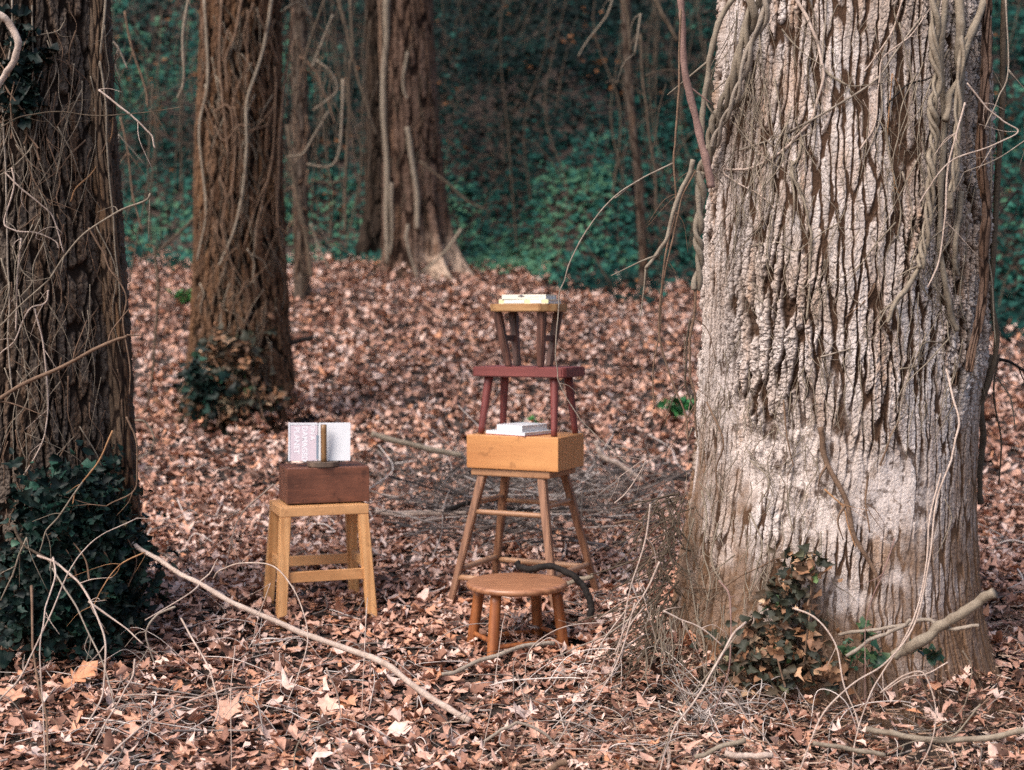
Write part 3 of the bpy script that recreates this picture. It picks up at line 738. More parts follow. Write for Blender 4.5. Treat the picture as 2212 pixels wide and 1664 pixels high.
# fine rootlets all over the bark
def rootlets(key, n, pxr, pyr, L, seed, r, mat, off=.012):
    rs = random.Random(seed); mb = MB()
    for k in range(n):
        px = rs.uniform(*pxr); py = rs.uniform(*pyr); l = rs.uniform(.4, 1) * L
        a = rs.gauss(0, .35); pts = []
        for s in (0, .33, .66, 1):
            pts.append(tuple(surf(key, px + math.sin(a) * l * s + rs.uniform(-.08, .08) * l, py + l * s * math.cos(a), off + rs.uniform(-.004, .012))))
        rr = rs.uniform(.5, 1.3) * r
        mb.tube(pts, (rr, rr * .4), 4, 5)
    o = mb.build('rootlets', M[mat], TREES[key]['root']); o['kind'] = 'stuff'; return o
rootlets('B', 330, (1560, 2090), (0, 900), 130, 1, .0018, 'tan')
rootlets('B', 36, (1940, 2110), (0, 800), 330, 11, .003, 'tan', .03)
rootlets('B', 40, (1560, 1720), (0, 500), 260, 12, .003, 'tan', .02)
rootlets('L', 60, (0, 230), (0, 1100), 300, 13, .0022, 'tan', .03)
rootlets('M', 40, (430, 640), (0, 600), 260, 14, .005, 'brown', .05)
rootlets('B', 170, (1480, 1800), (700, 1350), 110, 2, .0022, 'tan')
rootlets('L', 120, (0, 260), (0, 1100), 160, 3, .0028, 'brown')
rootlets('M', 60, (430, 610), (0, 800), 130, 4, .006, 'tan')
rootlets('M', 90, (430, 610), (0, 800), 130, 44, .006, 'dim')
rootlets('M', 60, (430, 610), (0, 800), 130, 5, .006, 'brown')
rootlets('T', 50, (825, 960), (0, 500), 110, 6, .007, 'dim')
rootlets('S', 26, (634, 664), (0, 560), 150, 7, .008, 'brown', .03)

# left tree
stem('4', [(-40, 40), (15, 70), (60, 130), (72, 200), (38, 280), (0, 335), (-30, 380)], 5.2, 30, 'pale', 'thick pale vine curling off the dark tree at the left edge', taper=.8)
for pts, w, m in (
    ([(50, -10), (50, 150), (20, 350), (10, 460), (20, 640), (25, 900), (35, 1200), (35, 1400), (50, 1600)], 11, 'grey'),
    ([(128, 20), (135, 250), (140, 350), (150, 480), (130, 590), (70, 660), (0, 715)], 9, 'tan'),
    ([(20, 700), (90, 770), (180, 840), (230, 920), (262, 1030)], 9, 'pale'), ([(150, 145), (230, 130), (262, 90)], 8, 'tan'),
    ([(430, -10), (420, 120), (405, 260), (392, 380), (385, 460)], 15, 'tan'), ([(460, 480), (450, 560), (390, 680), (310, 760), (285, 820)], 9, 'orange'),
    ([(50, 680), (60, 760), (20, 900), (60, 935), (150, 950), (220, 975), (240, 1010)], 9, 'pale'),
    ([(80, 970), (70, 1200), (65, 1350)], 9, 'pale'), ([(140, 1250), (180, 1420), (195, 1664), (170, 1800), (80, 1950)], 9, 'pale'), ([(110, 650), (140, 730), (190, 810)], 8, 'brown'),
    ([(200, 1180), (180, 1230), (120, 1260), (60, 1380), (0, 1440)], 9, 'pale'), ([(0, 1050), (40, 1150), (20, 1250), (0, 1300)], 9, 'tan'),
    ([(435, 60), (460, 100), (430, 150)], 7, 'tan'), ([(70, 260), (130, 260), (200, 235), (290, 270), (380, 350)], 6, 'brown'), ([(190, 560), (240, 720), (230, 800)], 8, 'brown'),
    ([(0, 500), (60, 480), (170, 460)], 8, 'brown'), ([(50, 1000), (90, 1100), (130, 1150), (80, 1210)], 8, 'tan'),
    ([(410, 250), (425, 400), (440, 600), (455, 850), (475, 1100), (490, 1300)], 12, 'tan')):
    stem('4', pts, 'L.03', w * .8, m, parent=LT)
def bark_stem(crop, pts, key, w, mat, parent, seed, flat=.6, name='climbing_stem', taper=1.3):
    p = spline(strand_pts(crop, pts, key), 60); r = width(crop, w, key); n = len(p); m = 64
    T = np.gradient(p, axis=0); T /= np.linalg.norm(T, axis=1)[:, None]
    B = np.cross(T, np.array([0, -1, 0.])); B /= np.linalg.norm(B, axis=1)[:, None]; Nn = np.cross(B, T)
    a = np.linspace(0, 2 * math.pi, m, endpoint=False); A, S = np.meshgrid(a, np.cumsum(np.r_[0, np.linalg.norm(np.diff(p, axis=0), axis=1)]))
    U = A * r; f1, f2, idr = worley((U + .01 * fbm(U * 20, S * 8, 2, seed)) / .018, S / .16, seed)
    pl = ss(.03, .3, f2 - f1); k = np.linspace(1, taper, n)[:, None]
    rad = r * k * (.92 + .22 * (fbm(A * 1.2, S * 2, 2, seed) - .5)) + .009 * (pl - .7) + .008 * (fbm(U * 60, S * 25, 3, seed + 1) - .5)
    V = p[:, None] + (rad * np.cos(A))[..., None] * B[:, None] + (rad * flat * np.sin(A))[..., None] * Nn[:, None]
    i = np.arange(n - 1)[:, None] * m; j = np.arange(m)[None]; j2 = (j + 1) % m
    Fc = np.stack([i + j, i + j2, i + m + j2, i + m + j], -1).reshape(-1, 4); z = np.zeros(n * m)
    return npmesh(name, V.reshape(-1, 3), Fc, mat, parent, True, {'plate': pl.ravel(), 'patch': z, 'dirt_shade': z})
bark_stem('4', [(382, -40), (395, 330), (405, 600), (425, 900), (450, 1250), (470, 1600), (490, 1900), (530, 2200)], 'L-.015', 84, bark_left2, LT, 5, flat=.85)
hv = bark_stem('7', [(1515, -60), (1512, 60), (1510, 300), (1495, 500), (1488, 650), (1512, 850), (1500, 1000), (1502, 1150), (1482, 1300), (1455, 1420), (1438, 1510)], 'B.08', 44, bark_far, None, 6, name='hanging_vine', taper=.7)
tag(hv, 'shaggy grey bark-covered vine hanging along the right edge of the large tree', 'vine')
stem('4', [(0, 520), (100, 470), (250, 455), (400, 470), (600, 455), (745, 432)], 5.3, 6, 'dim', 'nearly level dark twig crossing the dark tree into the gap', cat='twig', name='twig')
stem('4', [(400, 365), (480, 430), (560, 490), (610, 550), (630, 600)], 5.4, 9, 'pale', 'curved pale twig tip hanging right of the dark tree', cat='twig', name='twig')
stem('4', [(610, 785), (590, 815), (480, 860), (350, 940), (260, 1040), (200, 1130), (100, 1230), (0, 1330)], 5.3, 9, 'tan', 'long tan twig rising to the right across the dark tree', cat='twig', name='twig')
stem('4', [(-20, 1630), (130, 1550), (300, 1460), (440, 1390), (515, 1362)], 5.25, 18, 'brown', 'straight brown stick slanting up across the dark tree above the ivy', cat='stick', name='stick')
stem('4', [(360, 930), (410, 1010), (450, 1100), (510, 1200), (500, 1320), (530, 1500), (525, 1600)], 5.5, 8, 'brown', 'kinked brown twig along the right edge of the dark tree', cat='twig', name='twig')
stem('4', [(440, 150), (480, 200), (520, 280)], 7, 10, 'grey', 'short grey twig hanging near the top of the gap', cat='twig', name='twig')
stem('4', [(505, 50), (540, 200), (590, 350), (600, 440)], 9, 9, 'brown', 'thin brown vine hanging in the gap between the dark and brown trees', taper=1)
stem('4', [(768, -10), (742, 150), (746, 320), (720, 400)], 9.5, 13, 'tan', 'pale hanging vine with a hooked end left of the brown tree', taper=.8)
stem('4', [(490, 480), (520, 620), (540, 800), (580, 940)], 9, 8, 'brown', 'thin brown vine reaching down to the edge of the leaves in the gap')
stem('4', [(620, 340), (605, 600), (600, 750), (560, 950), (520, 1200)], 10, 7, 'dim', 'long faint dark vine hanging down the middle of the gap')
stem('4', [(480, 545), (476, 745)], 8, 9, 'grey', 'short straight grey twig hanging beside the dark tree', cat='twig', name='twig')
stem('4', [(800, 880), (700, 970), (640, 1020), (560, 1060)], 12.5, 12, 'dim', 'arched stem between the dark and brown trees', taper=.6)
stem('4', [(630, 1000), (640, 1200), (625, 1450), (600, 1650)], 11.2, 12, 'dim', 'blurred dark upright shoot standing in the leaves in the gap', taper=.7, name='shoot', cat='shoot')
# brown tree
for pts, w, m in (
    ([(380, -10), (352, 180), (292, 380), (286, 550), (266, 760), (222, 920), (180, 1020)], 17, 'tan'), ([(465, 30), (442, 250), (416, 450), (406, 700), (402, 850), (432, 1000)], 15, 'tan'),
    ([(290, 40), (286, 350)], 9, 'tan'), ([(270, -10), (240, 140), (208, 230), (212, 360)], 15, 'tan'), ([(190, -10), (180, 200), (200, 420), (215, 600)], 14, 'tan'),
    ([(410, 250), (360, 120), (330, 60)], 12, 'tan'), ([(160, 430), (220, 415), (240, 560), (230, 700), (190, 850), (215, 1000)], 12, 'brown'),
    ([(165, 480), (200, 540), (260, 480), (300, 500), (370, 480)], 10, 'brown'), ([(120, -10), (135, 300), (105, 500), (130, 800), (100, 1000)], 16, 'tan'),
    ([(400, 300), (385, 600), (330, 850), (320, 960)], 9, 'brown')):
    stem('6', pts, 'M.05', w * .75, 'brown' if m == 'tan' and w < 16 else m, parent=MT)
for pts, D, w, m, lab in (
    ([(620, 60), (560, 200), (540, 260)], 12.5, 11, 'tan', 'short slanting vine high between the brown and flared trees'),
    ([(590, -10), (522, 180), (505, 260)], 12.8, 10, 'dim', 'dark slanting vine just right of the brown tree top'),
    ([(550, 230), (612, 280), (632, 340), (600, 380), (540, 422)], 13, 10, 'tan', 'looping vine in a half circle between the brown and flared trees'),
    ([(600, 430), (545, 520), (500, 592), (440, 600)], 12.6, 9, 'tan', 'tan vine swinging in towards the slim tree'),
    ([(640, -10), (690, 200), (682, 260), (676, 500), (666, 700), (660, 900)], 14.5, 15, 'dim', 'long straight vine hanging midway between the brown and flared trees'),
    ([(655, 300), (650, 450), (640, 590), (600, 640), (520, 630)], 14, 10, 'tan', 'vine hanging beside the long straight one and curling left'),
    ([(680, -10), (702, 250), (752, 430), (785, 520)], 15, 12, 'dim', 'dark vine slanting towards the flared tree'),
    ([(440, 480), (470, 700), (520, 950), (535, 1060)], 15.8, 16, 'dim', 'leaning vine that reaches the ground by the slim tree'),
    ([(530, 690), (620, 700), (700, 680)], 15, 7, 'dim', 'level thin vine low between the brown and flared trees'),
    ([(500, -10), (530, 60), (480, 10), (400, 60)], 12, 10, 'tan', 'curled vine at the top edge beside the brown tree'),
    ([(530, 860), (560, 940), (600, 1030)], 15.8, 8, 'tan', 'short leaning stem tip at the foot of the slim tree'),
    ([(490, 215), (545, 270), (600, 400), (625, 470)], 13.4, 8, 'brown', 'thin vine crossing behind the half-circle loop')):
    stem('6', pts, D, w, m, lab, taper=.8, group='vines hanging between the trees')
# far flared tree
stem('6', [(828, -10), (816, 200), (816, 500), (826, 800), (826, 1010)], 'T.06', 26, 'tan', 'thick pale vine running straight down the left side of the flared tree', taper=.7)
stem('6', [(800, -10), (800, 200), (806, 350)], 'T.03', 22, 'brown', parent=TT)
stem('6', [(840, 700), (845, 850), (838, 980)], 'T.08', 14, 'tan', parent=TT)
stem('6', [(905, 490), (915, 600), (938, 760), (940, 880)], 'T.04', 19, 'tan', parent=TT, taper=1.1)
stem('6', [(905, 860), (900, 920), (912, 980), (942, 1070)], 'T.35', 13, 'tan', parent=TT)
stem('6', [(900, 200), (885, 320), (900, 380)], 'T.05', 12, 'tan', parent=TT)
stem('6', [(950, 620), (1050, 700), (1130, 770), (1200, 800)], 17.3, 11, 'dim', 'bare vine reaching right from the flared tree into the ivy', taper=.6)
stem('6', [(1110, 880), (1040, 970), (960, 1040)], 17.0, 12, 'tan', 'straight pale stick leaning across the flared tree root', name='stick', cat='stick')
# far right background
for pts, D, w, m, lab in (
    ([(942, -10), (900, 100), (800, 230), (740, 330)], 12, 10, 'tan', 'thin arching vine high against the ivy right of the flared tree'),
    ([(1102, 80), (1085, 200), (1068, 312)], 10, 14, 'tan', 'short thick vine end hanging high left of the large tree'),
    ([(1100, 200), (1120, 500), (1150, 750), (1190, 1000), (1190, 1250)], 13, 18, 'dim', 'long blurred vine hanging down in front of the ivy left of the large tree'),
    ([(1190, -10), (1250, 120), (1315, 245)], 9, 30, 'dim', 'blurred stout stem slanting in behind the straight reddish stem'),
    ([(1000, -10), (1030, 120), (1045, 300)], 12, 18, 'dim', 'blurred dark vine near the top edge over the ivy'),
    ([(1130, 440), (1220, 410), (1330, 412)], 9.5, 8, 'dim', 'faint level twig behind the reddish stem'),
    ([(900, 480), (960, 470), (1060, 510), (1130, 560)], 14, 9, 'dim', 'faint curved bramble over the ivy')):
    stem('c', pts, D, w, m, lab, taper=.8, group='vines hanging between the trees')
stem('7', [(1640, 770), (1600, 820), (1560, 880)], 8, 10, 'dark', 'short dark twig poking in from the right edge over the ivy', cat='twig', name='twig')
stem('7', [(1680, 560), (1560, 640), (1420, 700)], 4.95, 5, 'grey', 'thin grey twig entering from the right edge towards the vines', cat='twig', name='twig')
stem('7', [(1480, 1465), (1580, 1465), (1640, 1490), (1690, 1520)], 6.5, 16, 'dark', 'dark stick entering from the right edge behind the large tree', cat='stick', name='stick')
stem('8', [(1560, -60), (1545, 60), (1520, 180), (1530, 300), (1515, 420), (1520, 560)], 6.2, 34, 'dim', 'thick dark crumbling vine hanging behind the right edge of the large tree', taper=.7)
stem('8', [(1590, -60), (1570, 100), (1600, 300), (1590, 480)], 6.0, 10, 'dim', 'thin dark vine beside the crumbling one')
stem('8', [(1580, 40), (1640, 120), (1660, 250)], 5.8, 8, 'tan', 'thin tan vine tip hooking down at the right edge')

# ------------------------------------------------------------------ foreground sticks and dead stems
fg = [
 ('8', [(1370, 0), (1400, 120), (1422, 230), (1392, 360), (1335, 560), (1305, 800), (1245, 1050), (1130, 1210), (1000, 1300), (850, 1450), (760, 1680)], (4.9, 4.45), 11, 'pale', 'long pale vine sweeping down the right of the large tree and out over the ground'),
 ('8', [(1350, 440), (1310, 620), (1290, 820), (1230, 1060), (1110, 1260), (1050, 1380), (1000, 1540), (985, 1680)], (4.95, 4.45), 9, 'pale', 'second pale vine close beside the long sweeping one'),
 ('8', [(1370, 540), (1395, 620), (1360, 720), (1320, 800)], 4.9, 6, 'tan', 'short bowed vine left of the dark edge of the large tree'),
 ('8', [(740, 992), (840, 1040), (920, 1150), (950, 1300), (1000, 1450), (1012, 1500)], (4.75, 4.55), 10, 'pale', 'pale dead stem arching over the dry ivy at the foot of the large tree'),
 ('8', [(550, 1050), (480, 1120), (380, 1300), (260, 1470), (220, 1560), (185, 1670)], (4.7, 4.4), 12, 'pale', 'smooth pale stem running down to the bottom edge left of the dry ivy'),
 ('8', [(440, 880), (478, 950), (482, 1100), (470, 1250), (420, 1400), (370, 1500)], (4.8, 4.6), 9, 'red', 'pinkish stem standing in front of the left root of the large tree'),
 ('8', [(1160, 700), (1110, 850), (1050, 1000), (1035, 1200), (1040, 1400)], (4.8, 4.7), 7, 'red', 'upright pinkish stem in front of the smooth bark patch'),
 ('8', [(1440, 1170), (1480, 1250), (1445, 1400), (1360, 1480), (1280, 1500)], 4.6, 6, 'tan', 'thin hooked stem over the right root of the large tree'),
 ('8', [(460, 1330), (540, 1440), (620, 1530), (725, 1660)], 4.5, 10, 'pale', 'pale stem slanting down to the right in the chips'),
 ('8', [(1100, 1340), (1200, 1270), (1280, 1265), (1330, 1400), (1310, 1560), (1250, 1680)], (4.6, 4.4), 8, 'pale', 'thin stem arching up from the chips near the right root'),
 ('8', [(1520, 1390), (1420, 1510), (1320, 1530), (1200, 1560), (1130, 1600)], 4.5, 9, 'tan', 'thin stem lying across the curved grey branch'),
 ('8', [(1380, 1218), (1300, 1262), (1210, 1280), (1110, 1340)], 4.65, 8, 'pale', 'short pale twig ending beside the green ivy leaf'),
 ('8', [(200, 1005), (280, 1045), (360, 1075), (450, 1150)], 4.8, 10, 'pale', 'pale curved twig over the root fibres left of the large tree'),
 ('8', [(0, 560), (60, 500), (130, 380), (20, 450)], 5.2, 6, 'pale', 'thin pale twig bent back on itself by the stick heap'),
 ('8', [(0, 640), (70, 630), (120, 660), (160, 760), (200, 840), (260, 870)], 5.1, 9, 'brown', 'bent brown stem arching towards the left root of the large tree'),
 ('8', [(150, 560), (130, 700), (70, 900), (30, 1100), (0, 1230)], 4.95, 9, 'pale', 'pale stem sloping down left from the large tree'),
 ('8', [(190, 800), (120, 940), (70, 1010), (0, 1180)], 4.9, 10, 'pale', 'second pale stem sloping down left from the large tree'),
 ('9', [(2212, 370), (2070, 560), (1940, 730), (1820, 900), (1790, 1010), (1730, 1170)], (4.7, 4.4), 10, 'tan', 'tan stem curving down to the bottom edge amid the chips'),
 ('9', [(1600, 180), (1540, 400), (1450, 620), (1350, 780), (1230, 850), (1100, 1080)], (5.0, 4.6), 11, 'pale', 'long pale stem fanning out low to the left of the large tree'),
 ('9', [(1560, 200), (1400, 420), (1330, 600), (1250, 760), (1190, 800)], (5.0, 4.7), 9, 'pale', 'pale stem inside the fan of stems by the large tree'),
 ('9', [(1650, 200), (1560, 330), (1500, 560), (1400, 660), (1200, 740), (1000, 760)], (5.0, 4.7), 9, 'pale', 'outermost stem of the fan reaching towards the round stool'),
 ('9', [(1580, 260), (1420, 370), (1240, 450), (1100, 510), (960, 560)], (5.1, 5.0), 12, 'grey', 'straight grey stem lying low between the round stool and the large tree'),
 ('9', [(1420, 295), (1250, 305), (1100, 350), (980, 440), (945, 540), (945, 700)], (5.1, 4.9), 8, 'pale', 'pale stem making a tall hoop in front of the round stool'),
 ('9', [(1000, 440), (1070, 390), (1130, 410), (1160, 480), (1170, 590), (1190, 680)], 4.95, 8, 'pale', 'smaller pale hoop of stem in front of the round stool'),
 ('9', [(820, 255), (800, 330), (775, 500), (750, 740), (700, 980), (665, 1190)], (5.1, 4.5), 6, 'pale', 'upright thin pale stalk in front of the round stool'),
 ('9', [(890, 600), (920, 720), (975, 850), (1030, 1020), (1080, 1180)], 4.6, 8, 'pale', 'pale stalk bending to the bottom edge below the round stool'),
 ('9', [(1180, 1050), (1400, 1060), (1560, 1090), (1650, 1120)], 4.45, 8, 'pale', 'low pale twig among the chips at the bottom'),
 ('9', [(560, 900), (640, 790), (760, 720), (900, 705)], 4.9, 6, 'tan', 'fine bent stalk left of the hoops'),
 ('5', [(-10, 1380), (100, 1250), (200, 1040), (280, 850), (380, 720), (565, 620)], (4.6, 5.0), 9, 'pale', 'long pale stem sweeping up over the ivy of the dark tree'),
 ('5', [(220, 780), (226, 870), (190, 1010), (170, 1150), (180, 1500), (185, 1680)], (4.9, 4.4), 8, 'pale', 'upright pale stem with a forked tip in front of the ivy'),
 ('5', [(160, 770), (250, 820), (330, 890), (390, 1000), (432, 1150), (420, 1350), (350, 1500)], (4.95, 4.6), 12, 'pale', 'stout pale stem bowing right in front of the dark ivy'),
 ('5', [(215, 830), (300, 960), (370, 1100), (440, 1250), (475, 1400)], (4.95, 4.6), 9, 'grey', 'thin grey stem nested inside the bowing one'),
 ('5', [(130, 900), (138, 1100), (150, 1300), (190, 1450), (200, 1660)], (4.9, 4.4), 13, 'brown', 'brown upright stem in the left foreground'),
 ('5', [(60, 650), (90, 720), (200, 800), (240, 880)], 5.0, 16, 'dim', 'dark vine dropping into the ivy at the foot of the dark tree'),
 ('5', [(370, 965), (500, 1060), (595, 1140)], (5.0, 4.9), 10, 'pale', 'straight pale twig slanting across the dark ivy'),
 ('5', [(750, 1035), (800, 1130), (870, 1260), (905, 1400), (880, 1480)], (5.1, 4.6), 10, 'pale', 'pale bowed stem below the long fallen branch'),
 ('5', [(730, 990), (650, 1020), (605, 1090), (615, 1160), (640, 1220)], 5.0, 12, 'grey', 'dark hooked stem beside the dense ivy'),
 ('5', [(385, 1680), (500, 1560), (650, 1440), (780, 1380), (950, 1330), (1110, 1325)], (4.4, 4.9), 11, 'pale', 'long pale stem curving over the leaves at the bottom left'),
 ('5', [(880, 870), (920, 830), (1000, 806), (1120, 815), (1210, 900), (1265, 1050), (1260, 1200), (1190, 1385)], (5.4, 4.8), 8, 'pale', 'tall thin hoop of stem in front of the square stool'),
 ('5', [(1120, 890), (1080, 1000), (1050, 1120), (1045, 1200)], 5.3, 5, 'pale', 'fine straight stalk inside the tall hoop'),
 ('5', [(975, 1150), (955, 1350), (960, 1680)], (4.9, 4.4), 5, 'pale', 'fine upright stalk below the square stool'),
 ('5', [(1215, 1660), (1230, 1560), (1290, 1480), (1340, 1500), (1400, 1590), (1445, 1660)], 4.4, 7, 'tan', 'small low hoop of stem at the bottom edge'),
 ('5', [(1350, 1240), (1395, 1340), (1415, 1470)], 4.9, 9, 'pale', 'short thick pale twig in the leaves below the long fallen branch'),
 ('5', [(1522, 950), (1510, 1150), (1498, 1420)], (5.4, 4.8), 5, 'pale', 'fine stalk standing before the right leg of the square stool'),
 ('5', [(480, 1360), (620, 1350), (820, 1360), (930, 1330)], 4.75, 7, 'pale', 'level thin stem touching the big tan leaf'),
 ('5', [(560, 1200), (540, 1300), (480, 1400), (430, 1480), (390, 1560), (310, 1680)], (4.75, 4.4), 9, 'pale', 'frayed pale stem left of the big tan leaf'),
 ('5', [(110, 700), (60, 820), (0, 960)], 5.0, 10, 'tan', 'tan stem leaving the picture left of the ivy'),
 ('5', [(340, 470), (250, 600), (190, 680), (165, 760)], 5.1, 9, 'tan', 'curved tan stem over the upper ivy of the dark tree'),
 ('5', [(470, 260), (400, 400), (330, 480), (300, 560)], 5.15, 9, 'orange', 'orange-brown stem above the ivy of the dark tree'),
 ('5', [(600, 760), (500, 810), (430, 900), (390, 980)], 5.1, 7, 'orange', 'thin orange-brown stem hooking over the dense ivy'),
 ('5', [(520, 200), (560, 280), (570, 420), (550, 510), (440, 570)], 5.5, 10, 'brown', 'brown vine bowing round the right edge of the dark tree'),
 ('5', [(540, 215), (600, 220), (635, 280), (620, 345)], 7.5, 12, 'tan', 'hooked pale twig on the leaves right of the dark tree'),
 ('5', [(1135, 480), (1010, 590), (960, 700), (930, 860)], 6.4, 10, 'pale', 'pale curved twig lying beside the square stool'),
]
for c, pts, D, w, m, lab in fg:
    stem(c, pts, D, w * .88, m, lab, name='dead_stem', cat='stem', taper=.55, group='dry stems arching over the leaves in front')
# fallen branches
def branch(crop, pts, D, w, mat, label, name='fallen_branch', taper=1.0, side=None):
    root = thing(name, label, 'branch')
    p = strand_pts(crop, pts, D); r = width(crop, w, D)
    mb = MB(); mb.tube(p, (r, r * taper), 12, 12, jitter=r * .8); mb.build('limb', M[mat], root)
    for sp, sd2, sw in (side or ()):
        mb = MB(); q = strand_pts(crop, sp, sd2); rr = width(crop, sw, sd2); mb.tube(q, (rr, rr * .4), 6, 6); mb.build('side_twig', M[mat], root)
    return root
branch('5', [(460, 660), (590, 750), (700, 820), (810, 885), (1010, 990), (1250, 1090), (1500, 1185), (1620, 1240), (1790, 1365), (1950, 1460)], (5.75, 4.98), 17, 'pale', 'long pale branch lying slantwise from the ivy to the ground before the stools', taper=1.45,
       side=(([(830, 890), (790, 930), (600, 1040)], (5.5, 5.3), 10), ([(820, 885), (870, 840), (900, 790)], 5.5, 9)))
branch('3', [(640, 850), (700, 880), (780, 892), (900, 872), (1020, 915), (1120, 985), (1188, 1080), (1215, 1180), (1195, 1250)], (6.15, 5.95), 50, 'dark', 'black curved branch hooking round behind the round stool')
branch('3', [(1000, 1010), (1100, 980), (1230, 935)], 6.35, 36, 'tan', 'short tan stick beside the seat of the round stool', name='stick')
branch('3', [(100, 470), (200, 420), (350, 385), (560, 360)], 7.9, 40, 'dark', 'dark fallen branch behind the upper rungs of the tall stool')
branch('3', [(570, 430), (750, 445), (950, 450), (1100, 430), (1200, 420)], 7.8, 24, 'dark', 'slim dark branch behind the tall stool on its right')
branch('9', [(440, 612), (620, 548), (830, 470), (960, 435), (1110, 422)], (5.3, 5.5), 26, 'grey', 'dark grey stick lying on the leaves in front of the round stool', name='stick')
branch('9', [(700, 1000), (820, 930), (920, 905), (1040, 950), (1130, 1040)], 4.7, 18, 'grey', 'bent grey twig in the leaves below the round stool', name='stick')
branch('9', [(1080, 1182), (1140, 1150), (1190, 1125)], 4.45, 42, 'brown', 'stub of brown stick at the bottom edge', name='stick')
branch('8', [(1160, 1195), (1230, 1150), (1330, 1080), (1450, 1000), (1572, 925)], (4.75, 4.6), 46, 'tan', 'thick broken tan branch propped against the right root of the large tree', name='broken_branch', taper=.9)
branch('8', [(930, 1100), (1060, 1085), (1190, 1065), (1260, 1045), (1312, 1042), (1350, 1075), (1420, 1075), (1510, 1068)], (4.95, 4.6), 15, 'grey', 'crooked thin branch lying over the thick broken branch')
branch('8', [(960, 1190), (1040, 1135), (1120, 1100), (1190, 1070), (1230, 1040)], 4.75, 15, 'grey', 'crooked twig meeting the thick broken branch from the ivy')
branch('8', [(1040, 1490), (1130, 1510), (1250, 1530), (1400, 1538), (1560, 1530), (1710, 1495)], (4.6, 4.45), 25, 'tan', 'curved grey-brown branch lying along the ground at the lower right')
branch('8', [(1120, 1600), (980, 1575), (820, 1550)], 4.45, 20, 'tan', 'short straight stick in the chips left of the curved branch', name='stick')
branch('8', [(460, 1598), (560, 1600), (650, 1602)], 4.4, 26, 'pale', 'pale splintered stick among the chips at the bottom', name='stick')
branch('8', [(330, 1610), (430, 1570), (540, 1535)], 4.45, 20, 'tan', 'tan stick among the chips beside the splintered one', name='stick')
branch('6', [(445, 1320), (500, 1305), (540, 1290)], 11.3, 18, 'dark', 'short dark log piece on the leaves right of the brown tree', name='stick')
branch('0', [(800, 940), (900, 965), (1000, 985)], 8.6, 13, 'tan', 'pale rotten log on the leaves left of the tall stool')
branch('0', [(1290, 950), (1300, 985), (1330, 1000), (1390, 1040)], 8.4, 12, 'pale', 'pale forked twig right of the wooden box')
branch('0', [(810, 1105), (880, 1112), (960, 1108), (1010, 1112)], 7.9, 14, 'pale', 'pale stick on the heap left of the tall stool')

# root fibres beside the large tree
def fibres():
    mb = MB(); rs = random.Random(33)
    for k in range(190):
        py = rs.uniform(1060, 1430); px = rs.gauss(1458 - (py - 1060) * .12, 26); D = rs.uniform(5.25, 5.6)
        L = rs.uniform(20, 100); dx = rs.gauss(-35, 62)
        pts = [tuple(P(px, py, D)), tuple(P(px + dx * .4 + rs.uniform(-8, 8), py + L * .4, D)), tuple(P(px + dx * .8, py + L * .8, D - .05)), tuple(P(px + dx, py + L, D - .08))]
        pts = [(x, y, max(z, float(g(x, y)) + .01)) for x, y, z in pts]
        r = rs.uniform(.0015, .005); mb.tube(pts, (r, r * .5), 5, 5)
    o = mb.build('root_fibres', M['dim'], BT); o['kind'] = 'stuff'
    mb = MB()
    for k in range(60):
        px = rs.uniform(1390, 1570); py = rs.uniform(1300, 1450); D = rs.uniform(5.0, 5.2)
        L = rs.uniform(30, 100)
        pts = [tuple(P(px, py, D)), tuple(P(px + rs.uniform(-14, 8), py + L * .5, D)), tuple(P(px + rs.uniform(-24, 14), py + L, D - .03))]
        pts = [(x, y, max(z, float(g(x, y)) + .01)) for x, y, z in pts]
        r = rs.uniform(.001, .0034); mb.tube(pts, (r, r * .5), 5, 5)
    o = mb.build('root_fibres', M['tan'], BT); o['kind'] = 'stuff'
fibres()

